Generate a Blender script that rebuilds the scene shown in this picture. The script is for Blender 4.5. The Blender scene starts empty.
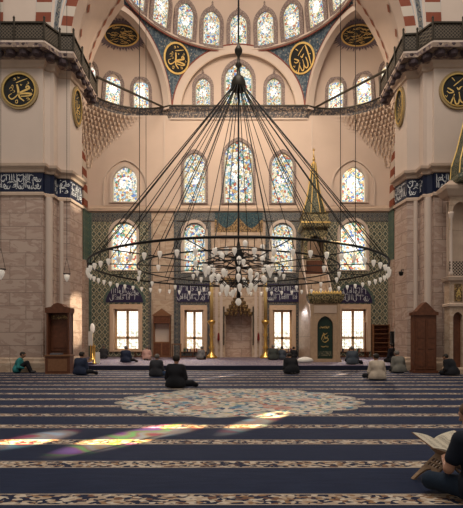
import bpy, bmesh, math, random
import numpy as np
from mathutils import Vector as V, Matrix
from mathutils.geometry import tessellate_polygon
random.seed(7)
sc = bpy.context.scene
PI = math.pi
F = 453.0; CX = 238.5; HY = 340.0; EYE = 1.5

# ---------------------------------------------------------------- camera, light, exposure
cd = bpy.data.cameras.new('camera'); cam = bpy.data.objects.new('camera', cd); sc.collection.objects.link(cam)
cam.location = (0, 0, EYE); cam.rotation_euler = (PI/2, 0, 0)
cd.sensor_fit = 'HORIZONTAL'; cd.sensor_width = 36; cd.lens = F/463*36
cd.shift_x = (231.5-CX)/463; cd.shift_y = (HY-254)/463
cd.clip_start = .05; cd.clip_end = 300
sc.camera = cam
sc.view_settings.view_transform = 'Standard'; sc.view_settings.look = 'None'
sc.view_settings.gamma = 1; sc.view_settings.use_curve_mapping = False
sc.view_settings.exposure = -0.12
w = bpy.data.worlds.new('world'); sc.world = w; w.use_nodes = True
w.node_tree.nodes['Background'].inputs[0].default_value = (1.0, .90, .80, 1)
w.node_tree.nodes['Background'].inputs[1].default_value = .355

def area(name, loc, tgt, size, power, col):
    l = bpy.data.lights.new(name, 'AREA'); l.shape = 'RECTANGLE'; l.size, l.size_y = size; l.energy = power; l.color = col
    o = bpy.data.objects.new(name, l); sc.collection.objects.link(o); o.location = loc
    o.rotation_euler = (V(tgt)-V(loc)).to_track_quat('-Z', 'Y').to_euler(); return o
# daylight of the great dome's window ring and of the galleries behind the viewer
area('dome_daylight', (0, 8, 29), (0, 20, 4), (14, 10), 4200, (1, .93, .84))
area('semi_dome_daylight', (0, 21, 24), (0, 33, 20), (9, 5), 900, (1, .84, .66))
area('apse_daylight', (0, 25.5, 19.5), (0, 34, 6), (10, 3), 1100, (1, .82, .62))

def spot(name, loc, tgt, ang, power, col, blend=.5, scale=None, palette=None, squash=1.0):
    l = bpy.data.lights.new(name, 'SPOT'); l.energy = power; l.color = col; l.spot_size = ang; l.spot_blend = blend
    l.shadow_soft_size = 0
    o = bpy.data.objects.new(name, l); sc.collection.objects.link(o); o.location = loc
    o.rotation_euler = (V(tgt)-V(loc)).to_track_quat('-Z', 'Y').to_euler()
    o.scale = (squash, 1, 1)
    if scale:
        l.use_nodes = True; nt = l.node_tree; em = nt.nodes['Emission']
        tc = nt.nodes.new('ShaderNodeTexCoord'); mp = nt.nodes.new('ShaderNodeMapping'); mp.inputs['Scale'].default_value = (scale,)*3
        vo = nt.nodes.new('ShaderNodeTexNoise'); vo.inputs['Scale'].default_value = 1; vo.inputs['Detail'].default_value = 0
        cr = nt.nodes.new('ShaderNodeValToRGB'); cr.color_ramp.interpolation = 'LINEAR'
        el = cr.color_ramp.elements
        while len(el) > 1: el.remove(el[-1])
        for i, c in enumerate(palette):
            ps = .3+.4*i/max(1, len(palette)-1)
            e = el[0] if i == 0 else el.new(ps)
            e.position = ps; e.color = (*c, 1)
        nt.links.new(tc.outputs['Normal'], mp.inputs[0]); nt.links.new(mp.outputs[0], vo.inputs[0])
        nt.links.new(vo.outputs['Fac'], cr.inputs[0]); nt.links.new(cr.outputs[0], em.inputs[0])
    return o

def at(px, py, d): return V(((px-CX)*d/F, d, EYE+(HY-py)*d/F))
def flr(px, py, z=0.0): d = (EYE-z)*F/(py-HY); return V(((px-CX)*d/F, d, z))
PAL_A = [(1, .12, .08), (1, .5, .12), (1, .75, .35), (1, .35, .14), (.45, 1, .12), (1, .7, .15), (1, .2, .35), (1, .35, .5)]
PAL_B = [(1, .12, .1), (1, .4, .12), (1, .75, .35), (1, .5, .2), (1, .85, .5), (.5, 1, .5), (1, .25, .15)]
SUN = V((.50, .69, .95)).normalized()      # towards the sun, front right
def sunspot(px0, py0, px1, py1, width, power, pal, sc_=40, fl=0.0):
    a = flr(px0, py0, fl); b = flr(px1, py1, fl); c = (a+b)/2
    L = (b-a).length
    src = c+SUN*20
    # perpendicular extent of the lit strip as seen from the window
    along = (b-a).normalized(); perp = along-SUN*along.dot(SUN)
    half = max(L*perp.length, width)/2
    ang = 2*math.atan(half/20)
    o = spot('stained_glass_sunbeam', src, c, ang, power, (1, 1, 1), 1.0, sc_, pal)
    d = (c-src).normalized(); zax = -d
    yax = perp.normalized(); xax = yax.cross(zax).normalized()
    k = min(1, width/(2*half))
    m = Matrix((xax*k, yax, zax)).transposed().to_4x4(); m.translation = src
    o.matrix_world = m
    return o
sunspot(42, 459, 196, 421, .95, 330000, PAL_A, 60)
sunspot(-20, 452, 80, 428, .9, 260000, PAL_B, 50)
sunspot(150, 438, 208, 424, .5, 160000, PAL_B, 60)
sunspot(216, 437, 290, 409, .7, 200000, PAL_B, 60)
WARM = [(1, .75, .5), (1, .85, .7), (1, .7, .4)]
sunspot(330, 377, 352, 372, .5, 45000, WARM, 20)
sunspot(190, 381, 245, 373, .6, 45000, WARM, 20)
sunspot(245, 363, 275, 359, .5, 45000, WARM, 20, .22)
sunspot(96, 365, 150, 360, .8, 45000, WARM, 20, .22)
# daylight entering low through the four tall windows of the qibla wall
for px_ in (126.5, 194, 282.5, 354):
    x_ = (px_-CX)*34/F; spot('low_window_daylight', (x_, 33.3, 3.6), (x_*.8, 25, 0), 1.1, 450 if px_ == 282.5 else 1700, (1, .86, .82), 1.0)
# sunlight on the flank of the left pier
spot('pier_sunbeam', (6, 22.0, 15.5), (-8.1, 22.7, 2.6), .12, 42000, (1, .86, .62), .6)
spot('pier_sunbeam', (6, 22.3, 14.5), (-8.1, 22.7, 8.8), .12, 14000, (1, .9, .7), .6)

# ---------------------------------------------------------------- materials
def newmat(name, rough=.7, metal=0.0, spec=.3):
    m = bpy.data.materials.new(name); m.use_nodes = True; nt = m.node_tree; b = nt.nodes['Principled BSDF']
    b.inputs['Roughness'].default_value = rough; b.inputs['Metallic'].default_value = metal
    b.inputs['Specular IOR Level'].default_value = spec
    return m, nt, b
def N(nt, t, **kw):
    n = nt.nodes.new(t)
    for k, v in kw.items():
        if k.startswith('i_'):
            key = k[2:]; n.inputs[int(key) if key.isdigit() else key].default_value = v
        else: setattr(n, k, v)
    return n
def L(nt, a, b): nt.links.new(a, b)
def M(nt, op, a, b=None, c=None, clamp=False):
    n = nt.nodes.new('ShaderNodeMath'); n.operation = op; n.use_clamp = clamp
    for i, x in enumerate((a, b, c)):
        if x is None: continue
        if isinstance(x, (int, float)): n.inputs[i].default_value = x
        else: nt.links.new(x, n.inputs[i])
    return n.outputs[0]
def MIX(nt, f, a, b):
    n = nt.nodes.new('ShaderNodeMix'); n.data_type = 'RGBA'
    for i, x in ((0, f), (6, a), (7, b)):
        if isinstance(x, (int, float)): n.inputs[i].default_value = x
        elif isinstance(x, tuple): n.inputs[i].default_value = (*x, 1) if len(x) == 3 else x
        else: nt.links.new(x, n.inputs[i])
    return n.outputs[2]
def ramp(nt, fac, stops, interp='LINEAR'):
    n = nt.nodes.new('ShaderNodeValToRGB'); cr = n.color_ramp; cr.interpolation = interp
    for i, (p, c) in enumerate(stops):
        e = cr.elements[i] if i < 2 else cr.elements.new(p)
        e.position = p; e.color = (*c, 1)
    # elements created first two may be unsorted; positions set explicitly
    nt.links.new(fac, n.inputs[0]); return n.outputs[0]
def wallcoord(nt):
    tc = N(nt, 'ShaderNodeTexCoord'); s = N(nt, 'ShaderNodeSeparateXYZ'); L(nt, tc.outputs['Object'], s.inputs[0])
    return M(nt, 'ADD', s.outputs[0], s.outputs[1]), s.outputs[2], tc.outputs['Object'], s
def comb(nt, x, y, z=0.0):
    c = N(nt, 'ShaderNodeCombineXYZ')
    for i, v in enumerate((x, y, z)):
        if isinstance(v, (int, float)): c.inputs[i].default_value = v
        else: L(nt, v, c.inputs[i])
    return c.outputs[0]

def plain(name, col, rough=.7, metal=0.0, var=.12, scale=4.0, spec=.3, bump=0.0):
    m, nt, b = newmat(name, rough, metal, spec)
    tc = N(nt, 'ShaderNodeTexCoord'); no = N(nt, 'ShaderNodeTexNoise', i_Scale=scale, i_Detail=4.0)
    L(nt, tc.outputs['Object'], no.inputs['Vector'])
    d = tuple(c*(1-var) for c in col); e = tuple(min(1, c*(1+var)) for c in col)
    L(nt, MIX(nt, no.outputs['Fac'], d, e), b.inputs['Base Color'])
    if bump:
        bp = N(nt, 'ShaderNodeBump', i_Strength=bump, i_Distance=.02); L(nt, no.outputs['Fac'], bp.inputs['Height']); L(nt, bp.outputs[0], b.inputs['Normal'])
    return m

PLASTER = plain('plaster', (.55, .42, .34), .85, var=.10, scale=.7)
PLASTER2 = plain('pale_plaster', (.56, .445, .37), .85, var=.07, scale=1.2)
MOULD = plain('stone_moulding', (.50, .37, .28), .7, var=.15, scale=3)
TRIMRED = plain('painted_red_line', (.20, .055, .04), .7)
WOOD = plain('walnut_wood', (.12, .042, .02), .5, var=.5, scale=7)
FRAMEW = plain('window_wood', (.62, .40, .22), .5, var=.2, scale=9)
WOODL = plain('light_wood', (.21, .095, .045), .5, var=.3, scale=9)
GOLD = plain('gilt', (.78, .52, .18), .33, .85, var=.35, scale=9)
GOLDP = plain('gold_paint', (.72, .48, .16), .5, .2, var=.35, scale=11)
BRASS = plain('brass', (.78, .50, .14), .28, .9, var=.2, scale=6)
IRON = plain('black_iron', (.014, .012, .011), .5, .4)
BRONZE = plain('green_bronze', (.045, .036, .026), .45, .5, var=.3)
BLACK = plain('black_paint', (.012, .012, .012), .45)
DARKNAVY = plain('dark_panel', (.02, .022, .025), .5)
GREEND = plain('green_door_paint', (.012, .028, .018), .4)
DARKRED = plain('dark_red_glass', (.2, .02, .02), .3)
WHITE = plain('white_cloth', (.72, .68, .62), .8)
DIA = plain('ochre_red_paint', (.27, .09, .05))
WOODC = plain('pale_carved_wood', (.30, .19, .11), .55, var=.45, scale=30)
PAPER = plain('paper', (.62, .55, .43), .8, var=.12, scale=40)
LEATHER = plain('brown_leather', (.16, .07, .03), .5)
CALWHITE = plain('script_white', (.62, .62, .62), .6, var=.05)
SILVER = plain('painted_motif_grey', (.17, .13, .15), .6, var=.25, scale=9)
SKIN = plain('skin', (.42, .22, .14), .6, var=.05)
HAIRB = plain('hair_dark', (.02, .014, .01), .6, var=.3, scale=30)
HAIRG = plain('hair_grey', (.16, .14, .12), .7, var=.3, scale=30)
HAIRS = plain('hair_brown_stubble', (.10, .055, .03), .7, var=.4, scale=60)
TABLE = plain('stone_grey', (.34, .30, .26), .6)

def marble_blocks(name, c1, c2, c3, bw=1.5, bh=.62):
    m, nt, b = newmat(name, .45, spec=.35)
    u, z, obj, s = wallcoord(nt)
    br = N(nt, 'ShaderNodeTexBrick', i_Scale=1.0); br.offset = .5
    br.inputs['Mortar Size'].default_value = .012; br.inputs['Brick Width'].default_value = bw; br.inputs['Row Height'].default_value = bh
    br.inputs['Color1'].default_value = (0, 0, 0, 1); br.inputs['Color2'].default_value = (1, 1, 1, 1); br.inputs['Mortar'].default_value = (.5, .5, .5, 1)
    br.inputs['Bias'].default_value = 0
    L(nt, comb(nt, u, z), br.inputs['Vector'])
    n1 = N(nt, 'ShaderNodeTexNoise', i_Scale=1.1, i_Detail=6.0, i_Distortion=1.6)
    mp = N(nt, 'ShaderNodeMapping'); mp.inputs['Scale'].default_value = (1, 1, 2.6)
    L(nt, obj, mp.inputs[0])
    va = N(nt, 'ShaderNodeVectorMath', operation='ADD'); L(nt, mp.outputs[0], va.inputs[0])
    vs = N(nt, 'ShaderNodeVectorMath', operation='SCALE'); L(nt, br.outputs['Color'], vs.inputs[0]); vs.inputs['Scale'].default_value = 9
    L(nt, vs.outputs[0], va.inputs[1]); L(nt, va.outputs[0], n1.inputs['Vector'])
    c = ramp(nt, n1.outputs['Fac'], [(.30, c2), (.62, c1), (.47, c3), (.51, c1)])
    c = MIX(nt, M(nt, 'MULTIPLY', br.outputs['Color'], .35), c, c2)
    c = MIX(nt, br.outputs['Fac'], c, tuple(x*.45 for x in c2))
    L(nt, c, b.inputs['Base Color']); return m
MARBLE = marble_blocks('pink_marble_blocks', (.50, .37, .30), (.44, .31, .245), (.37, .25, .20))
MARBLE2 = marble_blocks('pale_marble_blocks', (.52, .39, .285), (.45, .32, .23), (.42, .29, .20), 1.9, 1.5)

def stripes(name, period=.95, off=0.0):
    m, nt, b = newmat(name, .8)
    u, z, obj, s = wallcoord(nt)
    f = M(nt, 'FRACT', M(nt, 'ADD', M(nt, 'DIVIDE', z, period), off))
    k = M(nt, 'GREATER_THAN', f, .5)
    no = N(nt, 'ShaderNodeTexNoise', i_Scale=3.0); L(nt, obj, no.inputs['Vector'])
    red = MIX(nt, no.outputs['Fac'], (.17, .04, .022), (.25, .07, .035)); L(nt, MIX(nt, k, (.50, .42, .35), red), b.inputs['Base Color']); return m
STRIPE = stripes('red_white_voussoirs')
STRIPE2 = stripes('red_white_voussoirs_small', 1.1, .2)

def tile(name, base, base2, line, accent, cell=.55, w_=.07):
    m, nt, b = newmat(name, .35, spec=.45)
    u, z, obj, s = wallcoord(nt)
    def ring(cs, r, wd, ox=0.0, oz=0.0):
        a = M(nt, 'SUBTRACT', M(nt, 'FRACT', M(nt, 'ADD', M(nt, 'DIVIDE', u, cs), ox)), .5)
        c = M(nt, 'SUBTRACT', M(nt, 'FRACT', M(nt, 'ADD', M(nt, 'DIVIDE', z, cs*1.25), oz)), .5)
        d = M(nt, 'SQRT', M(nt, 'ADD', M(nt, 'MULTIPLY', a, a), M(nt, 'MULTIPLY', c, c)))
        return M(nt, 'LESS_THAN', M(nt, 'ABSOLUTE', M(nt, 'SUBTRACT', d, r)), wd), d
    r1, d1 = ring(cell, .42, w_*.8); r2, d2 = ring(cell, .36, w_*.8, .5, .5); r3, d3 = ring(cell, .12, w_*1.2)
    vo = N(nt, 'ShaderNodeTexVoronoi', i_Scale=7.0); L(nt, obj, vo.inputs['Vector'])
    bg = MIX(nt, M(nt, 'GREATER_THAN', vo.outputs['Distance'], .36), base, base2)
    mk = M(nt, 'MAXIMUM', r1, r2, clamp=True)
    c = MIX(nt, r3, bg, accent); c = MIX(nt, mk, c, line)
    L(nt, c, b.inputs['Base Color']); return m
TILEG = tile('green_lattice_tile', (.016, .030, .027), (.085, .105, .085), (.46, .40, .27), (.30, .25, .15), .42, .045)
TILEB = tile('blue_floral_tile', (.018, .022, .04), (.08, .085, .09), (.17, .15, .12), (.26, .21, .15), .36, .04)
TILEG2 = tile('teal_strip_tile', (.03, .065, .06), (.07, .11, .09), (.10, .13, .10), (.2, .2, .12), .4, .05)
def floral(name, a, b_, c_, sc_=5.0):
    m, nt, b = newmat(name, .6)
    tc = N(nt, 'ShaderNodeTexCoord'); vo = N(nt, 'ShaderNodeTexVoronoi', i_Scale=sc_); L(nt, tc.outputs['Object'], vo.inputs['Vector'])
    no = N(nt, 'ShaderNodeTexNoise', i_Scale=sc_*1.4, i_Detail=2.0); L(nt, tc.outputs['Object'], no.inputs['Vector'])
    c = MIX(nt, M(nt, 'GREATER_THAN', no.outputs['Fac'], .53), a, b_)
    c = MIX(nt, M(nt, 'LESS_THAN', vo.outputs['Distance'], .25), c, c_)
    L(nt, c, b.inputs['Base Color']); return m
CORNICEM = floral('painted_cornice', (.06, .055, .06), (.20, .15, .12), (.33, .25, .18), 5)
PENDM = floral('pendentive_blue_floral', (.045, .07, .10), (.11, .14, .16), (.26, .23, .19), 4.5)
FRAMEM = floral('window_surround_floral', (.17, .12, .11), (.27, .20, .17), (.38, .30, .24), 9)
CORBELM = floral('corbel_paint', (.24, .17, .13), (.12, .08, .08), (.38, .28, .21), 4)
CALBLUE = plain('calligraphy_blue', (.007, .011, .034), .35, var=.3, scale=6)
JAMB = plain('warm_marble_jamb', (.60, .41, .28), .6)
PORTAL = plain('carved_portal_stone', (.40, .27, .17), .6, var=.3, scale=6)
GOLDRIM = plain('aged_gilt_rim', (.30, .21, .10), .6, var=.5, scale=25)
LUNM = plain('lunette_violet_blue', (.028, .022, .06), .35, var=.4, scale=9)
GOLDLAT = floral('gilt_lattice', (.06, .055, .03), (.30, .23, .11), (.42, .32, .15), 9)
GOLDMUQ = floral('gilt_muqarnas', (.10, .055, .025), (.34, .21, .08), (.16, .11, .06), 9)
TEALP = floral('teal_painted_panel', (.010, .035, .05), (.03, .07, .08), (.12, .12, .09), 8)
SPIREM = floral('spire_green_gold', (.04, .05, .035), (.13, .12, .075), (.24, .19, .10), 9)
MUQ = floral('stone_muqarnas', (.60, .46, .35), (.50, .36, .26), (.36, .22, .13), 3)

def glass(name, strength, white=.72, seed=0.0, sx=15.0):
    m, nt, b = newmat(name); nt.nodes.remove(b)
    out = nt.nodes['Material Output']; em = N(nt, 'ShaderNodeEmission', i_Strength=strength); L(nt, em.outputs[0], out.inputs[0])
    uv = N(nt, 'ShaderNodeUVMap'); s = N(nt, 'ShaderNodeSeparateXYZ'); L(nt, uv.outputs[0], s.inputs[0])
    oi = N(nt, 'ShaderNodeObjectInfo')
    mp = comb(nt, s.outputs[0], s.outputs[1], M(nt, 'ADD', M(nt, 'MULTIPLY', oi.outputs['Random'], 50), seed))
    vo = N(nt, 'ShaderNodeTexVoronoi', i_Scale=sx*.42); L(nt, mp, vo.inputs['Vector'])
    sep = N(nt, 'ShaderNodeSeparateColor'); L(nt, vo.outputs['Color'], sep.inputs[0])
    W = (1, .93, .80)
    pal = [(0, W), (.14, (.85, .60, .25)), (.22, (.20, .30, .60)), (.27, (.95, .85, .6)), (.42, (.60, .16, .10)), (.48, (.55, .70, .80)), (.58, (.16, .36, .22)),
           (.64, W), (.78, (.75, .42, .18)), (.84, (.30, .52, .58)), (.91, (.95, .78, .42))]
    c = ramp(nt, sep.outputs[0], pal, 'CONSTANT')
    # clear central panel
    a = M(nt, 'ABSOLUTE', s.outputs[0]); zc = M(nt, 'ABSOLUTE', M(nt, 'SUBTRACT', s.outputs[1], .08))
    r = M(nt, 'ADD', M(nt, 'POWER', M(nt, 'DIVIDE', a, .52), 2), M(nt, 'POWER', M(nt, 'DIVIDE', zc, .60), 2))
    c = MIX(nt, M(nt, 'MULTIPLY', M(nt, 'LESS_THAN', r, 1.0), M(nt, 'GREATER_THAN', sep.outputs[1], 1-white)), c, (1.3, 1.25, 1.15))
    ve = N(nt, 'ShaderNodeTexVoronoi', i_Scale=sx*.42, feature='DISTANCE_TO_EDGE'); L(nt, mp, ve.inputs['Vector'])
    c = MIX(nt, M(nt, 'LESS_THAN', ve.outputs['Distance'], .035), c, (.06, .05, .05))
    bd = M(nt, 'GREATER_THAN', a, .9); c = MIX(nt, bd, c, (.55, .45, .3))
    L(nt, c, em.inputs[0]); return m
GLASS = glass('stained_glass', 1.15)
GLASSB = glass('stained_glass_clear', 1.45, .85, 5)
def daypane():
    m, nt, b = newmat('sunlit_window_glass'); nt.nodes.remove(b)
    out = nt.nodes['Material Output']; em = N(nt, 'ShaderNodeEmission', i_Strength=2.0); L(nt, em.outputs[0], out.inputs[0])
    uv = N(nt, 'ShaderNodeUVMap'); s = N(nt, 'ShaderNodeSeparateXYZ'); L(nt, uv.outputs[0], s.inputs[0])
    no = N(nt, 'ShaderNodeTexNoise', i_Scale=4.0, i_Detail=3.0); L(nt, uv.outputs[0], no.inputs['Vector'])
    g = M(nt, 'MULTIPLY', M(nt, 'LESS_THAN', s.outputs[1], -.1), M(nt, 'GREATER_THAN', no.outputs['Fac'], .52))
    c = MIX(nt, g, (1, .92, .80), (.50, .50, .38)); L(nt, c, em.inputs[0]); return m
DAY = daypane()
def lampglass():
    m, nt, b = newmat('lamp_glass', .25); b.inputs['Base Color'].default_value = (.8, .74, .68, 1)
    b.inputs['Emission Color'].default_value = (1, .85, .68, 1); b.inputs['Emission Strength'].default_value = .22; return m
LAMP = lampglass()

def carpet(plat=False):
    m, nt, b = newmat('striped_carpet' if not plat else 'window_lit_platform_carpet', .85, spec=.12 if not plat else .3)
    tc = N(nt, 'ShaderNodeTexCoord'); s = N(nt, 'ShaderNodeSeparateXYZ'); L(nt, tc.outputs['Object'], s.inputs[0]); X, Y = s.outputs[0], s.outputs[1]
    f = M(nt, 'ABSOLUTE', M(nt, 'SUBTRACT', M(nt, 'FRACT', M(nt, 'ADD', M(nt, 'DIVIDE', M(nt, 'SUBTRACT', Y, 4.27), 1.2), .5)), .5))
    inst = M(nt, 'LESS_THAN', f, .125); edge = M(nt, 'GREATER_THAN', f, .108)
    mp = N(nt, 'ShaderNodeMapping'); mp.inputs['Scale'].default_value = (17, 28, 1); L(nt, tc.outputs['Object'], mp.inputs[0])
    vo = N(nt, 'ShaderNodeTexVoronoi', i_Scale=1.0); L(nt, mp.outputs[0], vo.inputs['Vector'])
    no0 = N(nt, 'ShaderNodeTexNoise', i_Scale=6.0, i_Detail=1.0); L(nt, tc.outputs['Object'], no0.inputs['Vector'])
    sep = N(nt, 'ShaderNodeSeparateColor'); L(nt, vo.outputs['Color'], sep.inputs[0])
    pat = ramp(nt, sep.outputs[0], [(0, (.012, .016, .04)), (.36, (.42, .32, .23)), (.62, (.16, .08, .05)), (.70, (.55, .46, .36)), (.9, (.26, .15, .08))], 'CONSTANT')
    pat = MIX(nt, edge, pat, (.42, .33, .25))
    mn = N(nt, 'ShaderNodeMapping'); mn.inputs['Scale'].default_value = (1.2, 7, 1); L(nt, tc.outputs['Object'], mn.inputs[0])
    no = N(nt, 'ShaderNodeTexNoise', i_Scale=2.0, i_Detail=5.0); L(nt, mn.outputs[0], no.inputs['Vector'])
    navy = MIX(nt, no.outputs['Fac'], (.005, .009, .028), (.017, .028, .062)) if not plat else MIX(nt, no.outputs['Fac'], (.07, .055, .10), (.15, .12, .19))  # platform copy is paler purple: window light put into its colour
    c = MIX(nt, inst, navy, pat)
    if not plat:
        dx = M(nt, 'DIVIDE', M(nt, 'SUBTRACT', X, .03), 3.0); dy = M(nt, 'DIVIDE', M(nt, 'SUBTRACT', Y, 11.35), 2.62)
        r = M(nt, 'SQRT', M(nt, 'ADD', M(nt, 'MULTIPLY', dx, dx), M(nt, 'MULTIPLY', dy, dy)))
        an = M(nt, 'ARCTAN2', dy, dx)
        lobe = M(nt, 'ADD', .93, M(nt, 'MULTIPLY', M(nt, 'ABSOLUTE', M(nt, 'SINE', M(nt, 'MULTIPLY', an, 8))), .09))
        rn = M(nt, 'DIVIDE', r, lobe)
        inm = M(nt, 'LESS_THAN', rn, 1.0)
        v2 = N(nt, 'ShaderNodeTexVoronoi', i_Scale=9.0); L(nt, tc.outputs['Object'], v2.inputs['Vector'])
        s2 = N(nt, 'ShaderNodeSeparateColor'); L(nt, v2.outputs['Color'], s2.inputs[0])
        mc = ramp(nt, s2.outputs[0], [(0, (.50, .44, .36)), (.28, (.24, .27, .24)), (.42, (.10, .22, .27)), (.52, (.62, .54, .45)), (.72, (.40, .15, .10)), (.80, (.03, .05, .11)), (.9, (.50, .42, .26))], 'CONSTANT')
        # ring of eight rosettes, a central flower
        ka = M(nt, 'COSINE', M(nt, 'MULTIPLY', an, 6)); rr = M(nt, 'SUBTRACT', 1, M(nt, 'MULTIPLY', M(nt, 'ABSOLUTE', M(nt, 'SUBTRACT', rn, .55)), 4.5))
        fl_ = M(nt, 'GREATER_THAN', M(nt, 'ADD', ka, rr), 1.35)
        fl2 = M(nt, 'LESS_THAN', M(nt, 'ADD', ka, M(nt, 'MULTIPLY', M(nt, 'ABSOLUTE', M(nt, 'SUBTRACT', rn, .5)), 5)), -.55)
        c2 = MIX(nt, M(nt, 'MULTIPLY', fl_, .55), mc, (.48, .22, .16)); c2 = MIX(nt, M(nt, 'MULTIPLY', fl2, .5), c2, (.12, .24, .34))
        c2 = MIX(nt, M(nt, 'MULTIPLY', M(nt, 'LESS_THAN', rn, .17), .5), c2, (.45, .24, .16))
        c2 = MIX(nt, M(nt, 'GREATER_THAN', rn, .965), c2, (.30, .27, .22))
        c = MIX(nt, inm, c, c2)
    L(nt, c, b.inputs['Base Color'])
    b.inputs['Sheen Weight'].default_value = .03; b.inputs['Sheen Roughness'].default_value = .4; b.inputs['Sheen Tint'].default_value = (.75, .68, .8, 1)
    nb = N(nt, 'ShaderNodeTexNoise', i_Scale=60.0); L(nt, tc.outputs['Object'], nb.inputs['Vector'])
    bp = N(nt, 'ShaderNodeBump', i_Strength=.4, i_Distance=.01); L(nt, nb.outputs['Fac'], bp.inputs['Height']); L(nt, bp.outputs[0], b.inputs['Normal'])
    return m
CARPET = carpet(); CARPET_LIT = carpet(True)
def lattice(name, a, cs=.16):
    m, nt, b = newmat(name, .6); u, z, obj, s = wallcoord(nt)
    f1 = M(nt, 'ABSOLUTE', M(nt, 'SUBTRACT', M(nt, 'FRACT', M(nt, 'DIVIDE', M(nt, 'ADD', u, z), cs)), .5))
    f2 = M(nt, 'ABSOLUTE', M(nt, 'SUBTRACT', M(nt, 'FRACT', M(nt, 'DIVIDE', M(nt, 'SUBTRACT', u, z), cs)), .5))
    k = M(nt, 'GREATER_THAN', M(nt, 'MAXIMUM', f1, f2), .38)
    L(nt, MIX(nt, k, (.02, .014, .01), a), b.inputs['Base Color']); return m
RAILM = lattice('pierced_bronze_rail', (.13, .10, .07))
CARVED = lattice('carved_wood_lattice', (.42, .26, .16), .05)
STEPD = plain('step_riser_dark', (.012, .014, .03), .8)

# ---------------------------------------------------------------- mesh tools
class MB:
    def __init__(s): s.v = []; s.f = []; s.uv = {}
    def add(s, vs, fs, uvs=None):
        o = len(s.v); s.v += [tuple(x) for x in vs]
        for f in fs: s.f.append(tuple(i+o for i in f))
        if uvs:
            for i, u in enumerate(uvs): s.uv[o+i] = u
        return s
    def box(s, x0, x1, y0, y1, z0, z1, T=None):
        vs = [V((x, y, z)) for z in (z0, z1) for y in (y0, y1) for x in (x0, x1)]
        if T: vs = [T(v) for v in vs]
        return s.add(vs, [(0, 2, 3, 1), (4, 5, 7, 6), (0, 1, 5, 4), (2, 6, 7, 3), (0, 4, 6, 2), (1, 3, 7, 5)])
    def tube(s, pts, r, n=8, cap=True):
        pts = [V(p) for p in pts]; rs = r if isinstance(r, (list, tuple)) else [r]*len(pts); vs = []
        for i, p in enumerate(pts):
            t = (pts[min(i+1, len(pts)-1)]-pts[max(i-1, 0)]).normalized()
            a = t.cross(V((0, 0, 1)) if abs(t.z) < .95 else V((1, 0, 0))).normalized(); b = t.cross(a)
            for k in range(n):
                q = 2*PI*k/n; vs.append(p+(a*math.cos(q)+b*math.sin(q))*rs[i])
        fs = [(i*n+k, i*n+(k+1) % n, (i+1)*n+(k+1) % n, (i+1)*n+k) for i in range(len(pts)-1) for k in range(n)]
        if cap: fs += [tuple(range(n))[::-1], tuple(range((len(pts)-1)*n, len(pts)*n))]
        return s.add(vs, fs)
    def lathe(s, prof, n=16, c=(0, 0, 0), ang=0.0):
        vs = [(c[0]+r*math.cos(2*PI*k/n+ang), c[1]+r*math.sin(2*PI*k/n+ang), c[2]+z) for r, z in prof for k in range(n)]
        fs = [(i*n+k, i*n+(k+1) % n, (i+1)*n+(k+1) % n, (i+1)*n+k) for i in range(len(prof)-1) for k in range(n)]
        fs += [tuple(range(n))[::-1], tuple(range((len(prof)-1)*n, len(prof)*n))]
        return s.add(vs, fs)
    def torus(s, c, R, r, n=96, m=8):
        vs = [(c[0]+(R+r*math.cos(2*PI*j/m))*math.cos(2*PI*i/n), c[1]+(R+r*math.cos(2*PI*j/m))*math.sin(2*PI*i/n), c[2]+r*math.sin(2*PI*j/m)) for i in range(n) for j in range(m)]
        fs = [(i*m+j, ((i+1) % n)*m+j, ((i+1) % n)*m+(j+1) % m, i*m+(j+1) % m) for i in range(n) for j in range(m)]
        return s.add(vs, fs)
    # outline with holes in the (a,b) plane of frame T(a, b, c); c from 0 (front) to th (back)
    def plate(s, outer, holes, T, th, uvf=None):
        polys = [outer]+list(holes); flat = [p for q in polys for p in q]; n = len(flat)
        tris = tessellate_polygon([[V((p[0], p[1], 0)) for p in q] for q in polys])
        vs = [T(p[0], p[1], 0) for p in flat]+[T(p[0], p[1], th) for p in flat]
        fs = [tuple(t) for t in tris]+[tuple(i+n for i in reversed(t)) for t in tris]; o = 0
        for q in polys:
            k = len(q)
            for i in range(k): j = (i+1) % k; fs.append((o+i, o+j, o+j+n, o+i+n))
            o += k
        return s.add(vs, fs, [uvf(*p) for p in flat]*2 if uvf else None)
    def sweep(s, path, prof, closed=False):
        # path (x,y) with the outside on its right-hand side; prof (out, z)
        P = [V((p[0], p[1])) for p in path]; k = len(prof); vs = []; n = len(P)
        for i, p in enumerate(P):
            a = P[i]-P[i-1] if (i > 0 or closed) else None; b = P[(i+1) % n]-P[i] if (i < n-1 or closed) else None
            a = a or b; b = b or a; a = a.normalized(); b = b.normalized()
            na = V((a.y, -a.x)); nb = V((b.y, -b.x)); m = (na+nb).normalized(); sc_ = 1/max(.35, m.dot(na))
            for o, z in prof: q = p+m*o*sc_; vs.append((q.x, q.y, z))
        fs = [(i*k+j, ((i+1) % n)*k+j, ((i+1) % n)*k+j+1, i*k+j+1) for i in range(n if closed else n-1) for j in range(k-1)]
        return s.add(vs, fs)
    def build(s, name, mat, parent=None, smooth=False):
        me = bpy.data.meshes.new(name); me.from_pydata(s.v, [], s.f)
        if s.uv:
            ul = me.uv_layers.new(name='UVMap')
            for lp in me.loops: ul.data[lp.index].uv = s.uv.get(lp.vertex_index, (0, 0))
        me.materials.append(mat)
        if smooth:
            for p in me.polygons: p.use_smooth = True
        bm = bmesh.new(); bm.from_mesh(me); bmesh.ops.recalc_face_normals(bm, faces=bm.faces); bm.to_mesh(me); bm.free()
        o = bpy.data.objects.new(name, me); sc.collection.objects.link(o)
        if parent: o.parent = parent
        return o
def struct(o): o['kind'] = 'structure'; return o
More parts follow.
